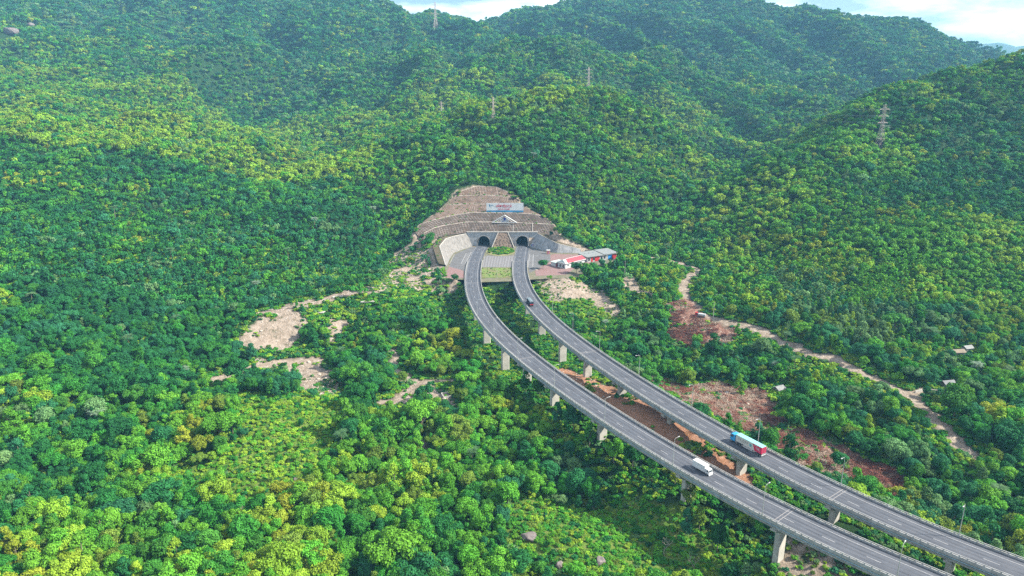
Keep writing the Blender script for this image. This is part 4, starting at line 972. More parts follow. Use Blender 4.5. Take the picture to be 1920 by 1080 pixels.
RK = [(992, 1008, 3.2, 'large grey boulder in the bushes at the bottom centre'), (1124, 1052, 2.4, 'grey boulder at the bottom edge, right of the large one'), (556, 901, 1.8, 'pale boulder among the trees at lower left'), (690, 915, 2.2, 'pinkish boulder below the yellow green creepers'),
      (870, 930, 1.8, 'small boulder in the dark trees left of the large boulder'), (1440, 858, 2.2, 'boulder on the cleared ground beside the container truck'), (1425, 797, 1.8, 'pale boulder behind the container truck'), (1367, 778, 1.5, 'dark boulder on the red brushwood slope'),
      (1150, 512, 2.6, 'dark rock at the top of the bare slope by the service building'), (365, 262, 5, 'dark rock outcrop showing through the trees on the left hill'), (22, 62, 14, 'grey cliff outcrop near the top left corner'), (60, 50, 9, 'grey outcrop right of the cliff near the top left corner'),
      (1207, 137, 5, 'small pale rock face on the far mountain'), (1050, 1062, 1.7, 'low boulder between the two larger ones at the bottom')]
for k, (px, py, s_, lab) in enumerate(RK):
    x, y, z = hit(px, py, 1 if s_ < 5 else 4); o = bpy.data.objects.new('boulder', rocks[k % 3]); COL.objects.link(o); o.location = (x, y, z + s_ * .1 + (4 if s_ > 5 else 0)); o.scale = (s_, s_ * .8, s_ * .7); o.rotation_euler = (0, 0, k * 1.3); tag(o, lab, 'boulder', 'boulders and outcrops')
ROCKXY = [(hit(px, py, 1 if s_ < 5 else 4)[:2], s_) for px, py, s_, _ in RK]

# ------------------------------------------------------------------ vegetation prototypes
def leaf_mesh(name, pos, nrm, size, asp=1.0, tail=None):
    """pos, nrm (n,3), size (n,) -> diamond leaf clumps"""
    N = len(pos); nrm = nrm / (np.linalg.norm(nrm, axis=1)[:, None] + 1e-9)
    r = rng.normal(size=(N, 3)); a = np.cross(nrm, r); a /= np.linalg.norm(a, axis=1)[:, None] + 1e-9; b = np.cross(nrm, a)
    s = size[:, None]; bend = nrm * s * .18
    v = np.stack([pos - a * s * asp - bend, pos - b * s * .62, pos + a * s * asp - bend, pos + b * s * .62], 1).reshape(-1, 3)
    me = bpy.data.meshes.new(name); me.vertices.add(4 * N); me.vertices.foreach_set('co', v.ravel())
    me.loops.add(4 * N); me.loops.foreach_set('vertex_index', np.arange(4 * N)); me.polygons.add(N); me.polygons.foreach_set('loop_start', np.arange(0, 4 * N, 4))
    me.update(calc_edges=True); return me
def rdir(N, up=.25):
    d = rng.normal(size=(N, 3)); d[:, 2] += up; return d / np.linalg.norm(d, axis=1)[:, None]
def crown_mesh(name, shape, lobes, per, ls):
    """unit tree: height 1 total, crown radius according to shape"""
    P = []; Nn = []; Sz = []
    for k in range(lobes):
        q = rng.random()
        if shape == 'round':
            d = rdir(1, .35)[0]; c = np.array([0, 0, .62]) + d * np.array([.27, .27, .22]) * rng.uniform(.55, 1.0); rl = rng.uniform(.11, .17)
        elif shape == 'tall':
            t = rng.uniform(.28, .93); rr = .22 * math.sin(min(1, (1.02 - t) * 1.7) * math.pi / 2) * rng.uniform(.5, 1); a = rng.uniform(0, 6.28); c = np.array([rr * math.cos(a), rr * math.sin(a), t]); rl = rng.uniform(.07, .12)
        elif shape == 'spread':
            a = rng.uniform(0, 6.28); rr = math.sqrt(rng.random()) * .45; c = np.array([rr * math.cos(a), rr * math.sin(a), .80 - rr * .35 + rng.uniform(-.05, .05)]); rl = rng.uniform(.10, .15)
        elif shape == 'lumpy':
            a = rng.uniform(0, 6.28); rr = math.sqrt(rng.random()) * .36; c = np.array([rr * math.cos(a), rr * math.sin(a) * .8, .66 + rng.uniform(-.25, .18) * (1 - rr)]); rl = rng.uniform(.09, .19)
        elif shape == 'column':
            t = rng.uniform(.1, .97); rr = .11 * (1.05 - t) ** .5 * rng.uniform(.3, 1); a = rng.uniform(0, 6.28); c = np.array([rr * math.cos(a), rr * math.sin(a), t]); rl = rng.uniform(.05, .09)
        else:  # shrub
            a = rng.uniform(0, 6.28); rr = math.sqrt(rng.random()) * .62; c = np.array([rr * math.cos(a), rr * math.sin(a), .42 - rr * .25 + rng.uniform(-.1, .22)]); rl = rng.uniform(.2, .34)
        n_ = int(per * (rl / .13) ** 2) if shape != 'shrub' else per
        n_ = max(n_, 8); d = rdir(n_, .3)
        sq = np.array([1, 1, .78]); p = c + d * rl * sq * rng.uniform(.72, 1.12, n_)[:, None]
        P.append(p); Nn.append(d + rng.normal(size=(n_, 3)) * .42 + np.array([0, 0, .25])); Sz.append(np.full(n_, ls) * rng.uniform(.6, 1.35, n_))
    return leaf_mesh(name, np.concatenate(P), np.concatenate(Nn), np.concatenate(Sz))
def trunk_mesh(name, shape):
    q = MB(); top = .72 if shape in ('tall', 'column') else .6; r0 = .017
    b1 = (rng.uniform(-.03, .03), rng.uniform(-.03, .03))
    q.tube([(0, 0, -.12), (b1[0] * .5, b1[1] * .5, top * .35), (b1[0], b1[1], top * .7), (b1[0] * .7, b1[1] * 1.2, top)], [r0 * 1.3, r0, r0 * .75, r0 * .4], 6, cap=False)
    for k in range(5):
        a = k * 1.256 + rng.uniform(-.3, .3); z0 = top * rng.uniform(.45, .8); L_ = .22 if shape not in ('tall', 'column') else .1
        q.tube([(b1[0] * .8, b1[1] * .8, z0), (L_ * .5 * math.cos(a), L_ * .5 * math.sin(a), z0 + .10), (L_ * math.cos(a), L_ * math.sin(a), z0 + .17)], [r0 * .55, r0 * .4, r0 * .2], 5, cap=False)
    me = bpy.data.meshes.new(name); me.from_pydata(q.v, [], q.f); me.materials.append(barkm); me.update(); return me
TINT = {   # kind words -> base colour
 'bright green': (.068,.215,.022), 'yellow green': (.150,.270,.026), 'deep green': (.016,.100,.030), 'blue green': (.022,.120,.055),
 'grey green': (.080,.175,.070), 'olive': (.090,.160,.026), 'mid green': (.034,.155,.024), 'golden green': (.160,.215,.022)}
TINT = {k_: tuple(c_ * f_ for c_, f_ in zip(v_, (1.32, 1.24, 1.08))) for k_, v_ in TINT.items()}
TN = list(TINT); LM = [leafmat('leaves_' + t.replace(' ', '_'), TINT[t]) for t in TN]
SH = ['round', 'tall', 'spread', 'lumpy']; SW = {'round': 'rounded', 'tall': 'upright', 'spread': 'flat', 'lumpy': 'bushy', 'column': 'slender'}
HI, TRK, LO = {}, {}, {}
for s_ in SH:
    for v in range(2):
        HI[s_, v] = crown_mesh('crown', s_, {'round': 30, 'tall': 34, 'spread': 34, 'lumpy': 28}[s_], 150, .026)
        TRK[s_, v] = trunk_mesh('trunk', s_)
        LO[s_, v] = crown_mesh('crown', s_, {'round': 15, 'tall': 15, 'spread': 16, 'lumpy': 13}[s_], 22, .064)
def hidden(name): 
    return bpy.data.collections.new(name)
def inst_obj(name, mesh, m_, col, extra=None):
    o = bpy.data.objects.new(name, mesh); col.objects.link(o)
    if not mesh.materials: mesh.materials.append(None)
    o.material_slots[0].link = 'OBJECT'; o.material_slots[0].material = m_
    return o
for d_ in (HI, LO):
    for m_ in d_.values(): m_.materials.append(LM[0])
cHI, cLO, cSH, cDB, cPM = hidden('near_trees'), hidden('far_trees'), hidden('shrubs'), hidden('brushwood'), hidden('palms')
def protos(D, col, pre):
    k = 0
    for s_ in SH:
        for v in range(2):
            for t in range(len(TN)):
                inst_obj('%s_%03d' % (pre, k), D[s_, v], LM[t], col); k += 1
protos(HI, cHI, 'near_tree'); protos(LO, cLO, 'far_tree')       # index = (shape*2+variant)*8+tint
SM = [crown_mesh('shrub', 'shrub', 11, 60, .12) for _ in range(3)]
for m_ in SM: m_.materials.append(LM[0])
k = 0
for m_ in SM:
    for t in range(len(TN)): inst_obj('shrub_%03d' % k, m_, LM[t], cSH); k += 1
def debris_mesh():
    q = MB()
    for _ in range(34):
        a = rng.uniform(-1, 1, 3) * (1, 1, .2); d = rng.normal(size=3) * (1, 1, .3); d = d / np.linalg.norm(d) * rng.uniform(.35, 1.1); a[2] += .2
        q.tube([tuple(a), tuple(a + d)], rng.uniform(.02, .045), 3, cap=False)
    for _ in range(90):
        c_ = rng.uniform(-1, 1, 3) * (1, 1, .14) + (0, 0, .16); u_ = rng.normal(size=3); v_ = rng.normal(size=3); u_ /= np.linalg.norm(u_) * 6; v_ /= np.linalg.norm(v_) * 9
        q.face([tuple(c_ - u_), tuple(c_ - v_), tuple(c_ + u_), tuple(c_ + v_)])
    me = bpy.data.meshes.new('brushwood'); me.from_pydata(q.v, [], q.f); me.update(); return me
for k, c_ in enumerate(((.20,.065,.045), (.27,.16,.11), (.40,.31,.24), (.10,.045,.035))):
    me = debris_mesh(); me.materials.append(mat('brushwood_%s' % ['russet', 'brown', 'pale', 'dark'][k], c_, .9, .25, .5)); o = bpy.data.objects.new('brush_%03d' % k, me); cDB.objects.link(o)
def palm_mesh(seed):
    r_ = np.random.default_rng(seed); P = MB()
    for k in range(22):
        a = k * 2.399 + r_.uniform(-.2, .2); el = r_.uniform(.25, 1.25); L_ = r_.uniform(.8, 1.05); prev = None; n_ = 9
        cen = []
        for i in range(n_ + 1):
            t = i / n_; rr = L_ * t * math.cos(el * (1 - t * .55)); zz = L_ * (t * math.sin(el) - t * t * .62)
            cen.append(Vector((rr * math.cos(a), rr * math.sin(a), zz)))
        sd_ = Vector((-math.sin(a), math.cos(a), 0))
        for i in range(n_):
            t = (i + .5) / n_; w_ = .26 * math.sin(math.pi * min(1, t * .85 + .15)) + .02
            for s2 in (-1, 1):
                for h_ in (0, .5):
                    p = cen[i].lerp(cen[i + 1], h_); d = (cen[i + 1] - cen[i]).normalized()
                    tip = p + sd_ * s2 * w_ + d * w_ * .5 - Vector((0, 0, w_ * .35)); P.face([p, p + d * .028, tip + d * .012, tip])
        P.tube(cen, .008, 3, 0, False)
    me = bpy.data.meshes.new('crown'); me.from_pydata(P.v, [], P.f); me.update(); return me
PALMC = [leafmat('palm_fronds', (.085,.165,.07), .02, .3, .2), leafmat('palm_fronds_grey', (.17,.24,.17), .02, .3, .2)]
PMH = [palm_mesh(k) for k in range(3)]
for m_ in PMH: m_.materials.append(PALMC[0])
ptm = MB(); ptm.tube([(0, 0, -1.4), (0.02, 0, -.6), (0, 0, .02)], [.05, .045, .05], 7); ptme = bpy.data.meshes.new('trunk'); ptme.from_pydata(ptm.v, [], ptm.f); ptme.materials.append(barkm); ptme.update()
k = 0
for m_ in PMH:
    for c_ in PALMC: inst_obj('palm_%03d' % k, m_, c_, cPM); k += 1

# ------------------------------------------------------------------ scattering
def scatter(step0, y0, y1, mx=1.32, jit=.42, growth=0.0):
    out = []
    y = y0
    while y < y1:
        st = step0 * (1 + growth * max(0, y - 600) / 1000)
        hwid = y * .75 / cp * mx + 30
        xs = np.arange(-hwid, hwid, st); xs = xs + rng.uniform(-jit, jit, len(xs)) * st; ys = y + rng.uniform(-jit, jit, len(xs)) * st
        out.append(np.stack([xs, ys], 1)); y += st * .9
    return np.concatenate(out)
def mask_common(x, y):
    s_, r_, g_, d_ = zones(x, y)
    ya = inpoly(x, y, YARD) | ((np.abs(x + 10) < 26) & (y > AB - 10) & (y < AB + 6))
    dA = np.where(y < AB, dist_road(PA, x, y), 99); dB = np.where(y < AB, dist_road(PB, x, y), 99)
    dd = np.minimum(dA, dB)
    sl_ = np.zeros(x.shape, bool); q = (x > -125) & (x < 80) & (y > 535) & (y < 680)
    for i in np.nonzero(q)[0]:
        if ((slope_pts[:, 0] - x[i]) ** 2 + (slope_pts[:, 1] - y[i]) ** 2).min() < 14: sl_[i] = True
    rw_ = (dseg(x, y, RWT) < 7) | (dseg(x, y, LWT) < 9)
    return s_, r_, g_, d_, ya, dd, sl_ | rw_
near_pts = scatter(4.7, 128, 640); far_pts = scatter(5.4, 640, 2420, 1.12, .45, .6)
x, y = near_pts.T; s_, r_, g_, d_, ya, dd, sl_ = mask_common(x, y)
dens = fbm(x / 25 + 5, y / 25, 3)
# low creeper field at lower left centre stays open; valley beside the viaducts thinner
keep = ~ya & ~sl_ & (d_ > 6.2) & (dd > 9.3) & (y < 640)
zt_ = hz(x, y)
for hh in (4.0, 8.0):        # keep the sight of the tracks and bare ground open, as the felled strips beside them do
    k2 = 1 + hh / (CAMZ - zt_ - hh); s2_, r2_, g2_, d2_ = zones(x * k2, y * k2)
    keep &= ~(((d2_ < 5) & (rng.random(len(x)) < .95)) | ((s2_ | r2_) & (rng.random(len(x)) < .7)) | (g2_ & (rng.random(len(x)) < .5)))
keep &= ~(s_ & (rng.random(len(x)) > np.where(y > 470, .24, .1))) & ~(r_ & (rng.random(len(x)) > .03)) & ~(g_ & (rng.random(len(x)) > .22))
midv = (y > 240) & (y < 500) & (x > -150) & (x < 20) & (dseg(x, y, SOIL[0]) < 70)
keep &= ~(midv & (dens < .40))
right_open = (x > cx(PB, y)) & (x < cx(PB, y) + 45) & (y < 520) & (dens < .47); keep &= ~right_open
keep &= ~((x > cx(PA, y)) & (x < cx(PB, y)) & (y < AB) & (rng.random(len(x)) > .35))
for (hx, hy), s2 in ROCKXY: keep &= np.hypot(x - hx, y - hy + 2) > s2 + 3
hxy = [hit(a, b_)[:2] for a, b_ in [(h[0], h[1]) for h in HUTS] + [(1314, 594), (690, 566), (634, 559), (597, 588), (845, 742)]]
for hx, hy in hxy: keep &= (np.hypot(x - hx, y - hy) > 7) & ~((np.abs(x - hx) < 6) & (y < hy) & (y > hy - 13))
x, y, dd, g_ = x[keep], y[keep], dd[keep], g_[keep]
def choose(x, y, z):
    """kind of tree by part of the forest"""
    px, py, _ = topx(x, y, z + 6); N = len(x)
    r = rng.random(N); a = fbm(x / 60 + 11, y / 60 + 2, 3); b_ = fbm(x / 130 + 31, y / 130 + 8, 2)
    P = np.zeros((N, 8))
    #      bright yellow deep  blue  grey  olive mid  golden
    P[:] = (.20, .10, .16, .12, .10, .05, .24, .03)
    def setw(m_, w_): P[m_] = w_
    left = (x < -60) & (y > 300) & (y < 820); setw(left, (.12, .02, .38, .17, .02, .01, .28, 0))  # bluish plantation, its deep tints also standing in for a cloud shadow
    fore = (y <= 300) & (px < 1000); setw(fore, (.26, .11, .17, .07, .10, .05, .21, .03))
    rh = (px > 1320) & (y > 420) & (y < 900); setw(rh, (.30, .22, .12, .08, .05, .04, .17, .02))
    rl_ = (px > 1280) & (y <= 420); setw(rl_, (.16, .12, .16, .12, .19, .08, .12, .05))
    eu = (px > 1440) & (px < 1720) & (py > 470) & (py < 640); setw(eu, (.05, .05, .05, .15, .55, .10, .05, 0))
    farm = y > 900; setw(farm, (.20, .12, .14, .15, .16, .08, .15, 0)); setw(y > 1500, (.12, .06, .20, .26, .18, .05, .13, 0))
    ylw = (y > 700) & (y < 1250) & (px < 1350); setw(ylw, (.24, .36, .07, .06, .10, .12, .04, .02))  # yellow tints paint the sunlit band beyond the near ridge
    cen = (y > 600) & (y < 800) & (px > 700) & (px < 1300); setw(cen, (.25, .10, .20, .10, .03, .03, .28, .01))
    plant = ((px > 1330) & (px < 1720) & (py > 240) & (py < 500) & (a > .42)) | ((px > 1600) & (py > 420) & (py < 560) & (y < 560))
    setw((px > 1660) & (py > 190) & (py < 400) & (y < 900), (.08, .05, .34, .26, .07, .04, .16, 0))  # deep and blue tints paint shade on this side of the right hill
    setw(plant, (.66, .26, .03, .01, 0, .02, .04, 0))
    P[:, 1] *= np.clip((a - .3) * 5, .2, 3); P[:, 2] *= np.clip((.7 - a) * 4, .2, 3); P[:, 4] *= np.clip((b_ - .3) * 5, .2, 2.5)
    P /= P.sum(1)[:, None]; order = np.array([7, 1, 5, 0, 6, 2, 3, 4]); cs = np.cumsum(P[:, order], 1)
    cl = np.clip((fbm(x / 28 + 61, y / 28 + 17, 2) - .5) * 1.5 + .5, 0, 1); r = np.clip(.42 * cl + .58 * r, 0, 1); r = np.clip((r - .5) * 1.25 + .5, 0, .999)
    t = order[(r[:, None] > cs).sum(1).clip(0, 7)]
    sh = rng.choice(4, N, p=(.33, .30, .10, .27)); sh = np.where(plant & (rng.random(N) < .8), 0, sh); sh = np.where(eu & (rng.random(N) < .7), 1, sh); v = rng.integers(0, 2, N)
    return (sh * 2 + v) * 8 + t
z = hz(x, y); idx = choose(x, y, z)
Hh = rng.uniform(6.0, 11.5, len(x)) * np.where(rng.random(len(x)) < .12, 1.25, 1.0) * (.72 + .6 * fbm(x / 16 + 90, y / 16, 2))
Hh *= 1 - .22 * sstep(300, 400, y); Hh *= np.where(rng.random(len(x)) < .05, 1.35, 1.0)
Hh *= np.where(dd < 16, .62, 1) * np.where(g_, .55, 1)
smallz = (y > 320) & (y < 520) & (x > -150) & (x < 230) & (dseg(x, y, SOIL[0]) < 60); Hh *= np.where(smallz, .8, 1)
wide = rng.uniform(.78, 1.08, len(x))
px, py, dep = topx(x, y, z + Hh * .6)
inf = (px > -10) & (px < 1930) & (py > -10) & (py < 1090)
rank = np.argsort(-np.where(inf, Hh * wide / dep, 0)); top = np.zeros(len(x), bool)
# keep an individual only where its crown is not behind a deck or another bigger tree right in front
top[rank[:285]] = True
xf, yf = far_pts.T
nearf = (yf < 690); sl2 = np.zeros(len(xf), bool); sl2[nearf] = mask_common(xf[nearf], yf[nearf])[6]
kp = ~sl2 & (yf < 2400)
for (hx, hy), s2 in ROCKXY: kp &= ~((np.abs(xf - hx) < s2 + 2) & (yf < hy + s2) & (yf > hy - s2 * 2.5 - 3) & (s2 > 4))
for p_ in PYL: kp &= np.hypot(xf - p_[0], yf - p_[1] + 2) > p_[3] * .12 + 2
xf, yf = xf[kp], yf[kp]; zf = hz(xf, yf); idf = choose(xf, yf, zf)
Hf = rng.uniform(7.0, 18.0, len(xf)) * (.64 + .40 * sstep(800, 2000, yf)) * (.65 + .75 * fbm(xf / 30 + 90, yf / 30, 3)); wf = rng.uniform(.85, 1.2, len(xf)) * (1 + .1 * sstep(900, 2000, yf))
keepP = np.hypot(x - PYL[0][0], y - PYL[0][1]) > 8; 
def gn_scatter(name, pts, idx, scl, col, label, cat):
    me = bpy.data.meshes.new(name); N = len(pts); me.vertices.add(N); me.vertices.foreach_set('co', pts.astype(np.float32).ravel())
    a = me.attributes.new('pick', 'INT', 'POINT'); a.data.foreach_set('value', idx.astype(np.int32))
    a = me.attributes.new('size', 'FLOAT_VECTOR', 'POINT'); a.data.foreach_set('vector', scl.astype(np.float32).ravel())
    rot = np.stack([rng.normal(size=N) * .06, rng.normal(size=N) * .06, rng.uniform(0, 6.283, N)], 1)
    a = me.attributes.new('turn', 'FLOAT_VECTOR', 'POINT'); a.data.foreach_set('vector', rot.astype(np.float32).ravel())
    me.update(); o = bpy.data.objects.new(name, me); COL.objects.link(o)
    t = bpy.data.node_groups.new(name, 'GeometryNodeTree'); t.interface.new_socket('Geometry', in_out='INPUT', socket_type='NodeSocketGeometry'); t.interface.new_socket('Geometry', in_out='OUTPUT', socket_type='NodeSocketGeometry')
    N_ = t.nodes; L_ = t.links; gi = N_.new('NodeGroupInput'); go = N_.new('NodeGroupOutput'); ip = N_.new('GeometryNodeInstanceOnPoints'); ci = N_.new('GeometryNodeCollectionInfo')
    ci.inputs['Collection'].default_value = col; ci.inputs['Separate Children'].default_value = True; ci.inputs['Reset Children'].default_value = True
    def na(nm, ty):
        q = N_.new('GeometryNodeInputNamedAttribute'); q.data_type = ty; q.inputs['Name'].default_value = nm; return q.outputs['Attribute']
    e2r = N_.new('FunctionNodeEulerToRotation')
    L_.new(gi.outputs[0], ip.inputs['Points']); L_.new(ci.outputs[0], ip.inputs['Instance']); ip.inputs['Pick Instance'].default_value = True
    L_.new(na('pick', 'INT'), ip.inputs['Instance Index']); L_.new(na('turn', 'FLOAT_VECTOR'), e2r.inputs[0]); L_.new(e2r.outputs[0], ip.inputs['Rotation']); L_.new(na('size', 'FLOAT_VECTOR'), ip.inputs['Scale'])
    L_.new(ip.outputs[0], go.inputs[0]); md = o.modifiers.new('scatter', 'NODES'); md.node_group = t
    return tag(o, label, cat, kind='stuff')
rest = ~top & keepP
hi_r = rest & (y < 420); lo_r = rest & ~hi_r
def vec(h, w_): return np.stack([h * w_, h * w_, h], 1)
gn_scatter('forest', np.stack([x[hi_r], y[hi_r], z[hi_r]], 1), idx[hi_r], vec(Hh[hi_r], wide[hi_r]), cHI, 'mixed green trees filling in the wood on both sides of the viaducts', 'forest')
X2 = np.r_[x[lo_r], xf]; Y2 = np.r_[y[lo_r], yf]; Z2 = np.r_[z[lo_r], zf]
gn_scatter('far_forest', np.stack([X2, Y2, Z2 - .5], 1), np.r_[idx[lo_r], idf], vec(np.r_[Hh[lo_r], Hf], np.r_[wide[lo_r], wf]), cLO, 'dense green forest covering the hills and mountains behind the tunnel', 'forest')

# individual trees: the ones that show largest
sel = np.nonzero(top)[0]
cells = {}
def region(px, py):
    c_ = 'far left' if px < 240 else 'left' if px < 480 else 'left of centre' if px < 720 else 'centre' if px < 960 else 'right of centre' if px < 1200 else 'right' if px < 1560 else 'far right'
    r_ = 'at the bottom' if py > 1010 else 'in the lower wood' if py > 900 else 'in the middle wood' if py > 780 else 'further back'
    return c_, r_
for i in sel:
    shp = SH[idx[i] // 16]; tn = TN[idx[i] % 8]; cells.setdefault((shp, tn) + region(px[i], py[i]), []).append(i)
for key, lst in cells.items():
    shp, tn, c_, r_ = key; lst.sort(key=lambda i: px[i]); nn = len(lst)
    side = {'far left': 'by the left edge', 'left': 'at left', 'left of centre': 'left of centre', 'centre': 'at centre', 'right of centre': 'right of centre', 'right': 'by the viaducts', 'far right': 'near the right edge'}[c_]
    for j, i in enumerate(lst):
        core = '%s %s tree %s %s' % (tn, SW[shp], r_, side)
        if nn == 1: lab = core
        elif nn == 2: lab = ('left one of two ', 'right one of two ')[j] + core.replace(' tree ', ' trees ', 1)
        elif nn == 3: lab = ('leftmost', 'middle', 'rightmost')[j] + ' of three ' + core.replace(' tree ', ' trees ', 1)
        else: lab = ('leftmost', 'second', 'third', 'fourth', 'fifth', 'sixth', 'seventh', 'eighth', 'ninth', 'tenth')[min(j, 9)] + ' from left of ' * (j > 0) + ' of the ' * (j == 0) + core.replace(' tree ', ' trees ', 1)
        v = (idx[i] // 8) % 2
        r = bpy.data.objects.new('broadleaf_tree', None); COL.objects.link(r); r.location = (x[i], y[i], z[i]); r.rotation_euler = (0, 0, rng.uniform(0, 6.28)); r.scale = (Hh[i] * wide[i], Hh[i] * wide[i], Hh[i])
        tag(r, lab, 'tree', '%s trees %s %s' % (tn, r_, side) if nn > 3 else 'single trees of the near wood')
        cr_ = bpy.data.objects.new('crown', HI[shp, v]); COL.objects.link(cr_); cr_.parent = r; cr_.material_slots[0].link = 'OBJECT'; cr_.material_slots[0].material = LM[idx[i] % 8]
        tk_ = bpy.data.objects.new('trunk', TRK[shp, v]); COL.objects.link(tk_); tk_.parent = r

# single trees and palms the photo shows clearly
COLM = crown_mesh('crown', 'column', 22, 60, .03); COLM.materials.append(LM[2])
def one_tree(px_, py_, h, w_, shp, tn, label, name='broadleaf_tree', yard=False):
    x_, y_, z_ = atZ(px_, py_) if yard else hit(px_, py_)
    r = empty(name, (x_, y_, z_), rng.uniform(0, 6)); r.scale = (h * w_, h * w_, h); tag(r, label, 'tree', 'single trees of the near wood')
    me_ = COLM if shp == 'column' else HI[shp, 0]
    c_ = bpy.data.objects.new('crown', me_); COL.objects.link(c_); c_.parent = r; c_.material_slots[0].link = 'OBJECT'; c_.material_slots[0].material = LM[TN.index(tn)]
    t_ = bpy.data.objects.new('trunk', TRK['tall' if shp == 'column' else shp, 0]); COL.objects.link(t_); t_.parent = r
one_tree(1018, 504, 8, 1.35, 'round', 'deep green', 'rounded dark tree standing in the right asphalt yard', yard=True)
one_tree(1081, 512, 9.5, 1.1, 'lumpy', 'deep green', 'bushy dark tree in front of the white house', yard=True)
one_tree(1095, 517, 8, 1.1, 'round', 'deep green', 'rounded dark tree right of the white house front')
one_tree(824, 537, 10, 1.6, 'column', 'deep green', 'slender dark tree below the pink paving left of the road')
one_tree(853, 532, 6, 1.2, 'lumpy', 'deep green', 'small bushy tree right of the slender dark tree')
one_tree(712, 577, 9.5, 1.3, 'column', 'deep green', 'slender cypress-like tree beside the foundation slab in the clearing')
one_tree(1265, 915, 11.5, 1.0, 'tall', 'golden green', 'golden topped upright tree left of the white truck, beside the railing')
one_tree(1290, 950, 11, 1.0, 'tall', 'olive', 'olive upright tree below the golden topped one')
one_tree(1645, 765, 10, 1.0, 'round', 'golden green', 'golden brown rounded tree above the red cleared ground')
one_tree(1572, 800, 10, 1.0, 'tall', 'yellow green', 'yellow green upright tree left of the golden brown one')
one_tree(1675, 630, 15, 1.05, 'spread', 'mid green', 'very wide flat topped tree beyond the dirt road')
one_tree(880, 800, 12, 1.0, 'lumpy', 'bright green', 'tall bright green tree just right of the concrete basin')
one_tree(780, 620, 12, .9, 'lumpy', 'deep green', 'tall dark tree above the fork of the dirt track')
for a_, b_, h_, w_, sh_, tn_, wh_ in ((986, 742, 13, .75, 'tall', 'deep green', 'upright dark tree reaching the left viaduct railing at its bend'), (1012, 748, 11, .9, 'lumpy', 'mid green', 'bushy tree hiding a pier foot of the left viaduct near its bend'),
    (1075, 812, 13, .9, 'lumpy', 'deep green', 'tall bushy tree against the left viaduct, halfway along'), (1105, 842, 11, .9, 'tall', 'mid green', 'upright tree below the left viaduct, right of the tall bushy one'), (1045, 800, 12, .8, 'tall', 'blue green', 'bluish upright tree below the left viaduct halfway along'),
    (1185, 885, 12, .9, 'round', 'deep green', 'rounded dark tree under the left viaduct before the golden tree'), (1222, 905, 11, .9, 'tall', 'mid green', 'upright tree at the left viaduct edge before the golden tree'), (1150, 870, 11, .9, 'lumpy', 'bright green', 'bright bushy tree under the left viaduct before the dark rounded one'),
    (1285, 1010, 12, .7, 'tall', 'blue green', 'slender bluish tree below the left viaduct, near the bottom'), (1345, 1035, 11, .9, 'round', 'deep green', 'dark rounded tree left of the tall pier at the bottom'), (1310, 1000, 10, .9, 'tall', 'olive', 'olive upright tree left of the tall pier at the bottom'),
    (1128, 503, 7, 1.0, 'lumpy', 'blue green', 'bluish bushy tree in front of the service building'), (1143, 505, 8, .9, 'tall', 'mid green', 'upright tree before the right end of the service building'), (1160, 508, 8, 1.0, 'round', 'deep green', 'dark rounded tree at the right end of the service building'),
    (1112, 512, 6, 1.1, 'lumpy', 'mid green', 'small bushy tree below the service building')):
    one_tree(a_, b_, h_, w_, sh_, tn_, wh_)
PALMS = [(180,782,3.4,'at the far left, below the dark crowns'),(435,800,2.8,'on the edge of the yellow green creepers'),(640,825,3.4,'below the centre left clearing'),(662,775,3.2,'with grey fronds by the lower track'),(885,852,3.6,'large and dark left of the viaduct'),(640,662,2.6,'beside the landslip scar'),
 (345,700,3.2,'with grey fronds in the left forest'),(60,560,3.0,'near the left edge of the forest'),(320,475,3.6,'with dark fronds on the left slope'),(480,535,3.2,'left of the clearing'),(330,600,3.0,'in the dark strip of the left forest'),(215,400,3.6,'high on the left slope'),(590,420,3.4,'left of the cut slope'),
 (1745,625,3.6,'right of the wide flat topped tree'),(1475,632,2.8,'on the near side of the dirt road'),(1455,690,2.8,'above the red cleared ground'),(1490,680,2.6,'second of the pair above the red cleared ground'),(1870,930,3.4,'near the right edge above the viaduct'),(1830,690,3.4,'behind the huts at right'),(1890,700,3.2,'at the right edge near the huts'),
 (1845,265,4.6,'on the right ridge under the skyline'),(1660,250,3.8,'beside the large pylon'),(1355,420,3.6,'in the valley right of the portals'),(1250,470,3.2,'at the start of the dirt road'),(1135,610,2.6,'right of the viaduct in the green hollow'),(1105,595,2.4,'close to the railing in the green hollow'),(410,180,4.5,'on the mountain slope at upper left'),(1000,300,3.6,'on the wooded spur above the billboard'),
 (240,640,3.2,'in the middle of the left forest'),(540,480,3.4,'above the clearing on the left slope'),(700,400,3.4,'in the forest beside the terraced slope'),(1180,440,3.4,'above the service building')]
for k, (a_, b_, s2, wh) in enumerate(PALMS):
    x_, y_, z_ = hit(a_, b_, 6); hh_ = 8.0 if y_ < 500 else 10.5; s2 *= 1.2
    r = empty('palm_tree', (x_, y_, z_ + hh_), k * .7); r.scale = (s2, s2, s2); tag(r, 'feathery palm %s' % wh, 'palm', 'palms scattered through the forest')
    c_ = bpy.data.objects.new('crown', PMH[k % 3]); COL.objects.link(c_); c_.parent = r; c_.material_slots[0].link = 'OBJECT'; c_.material_slots[0].material = PALMC[1 if k % 3 == 0 else 0]
    t_ = bpy.data.objects.new('trunk', ptme); COL.objects.link(t_); t_.parent = r; t_.scale = (1, 1, max(1, (hh_ + 1) / 1.4 / s2))
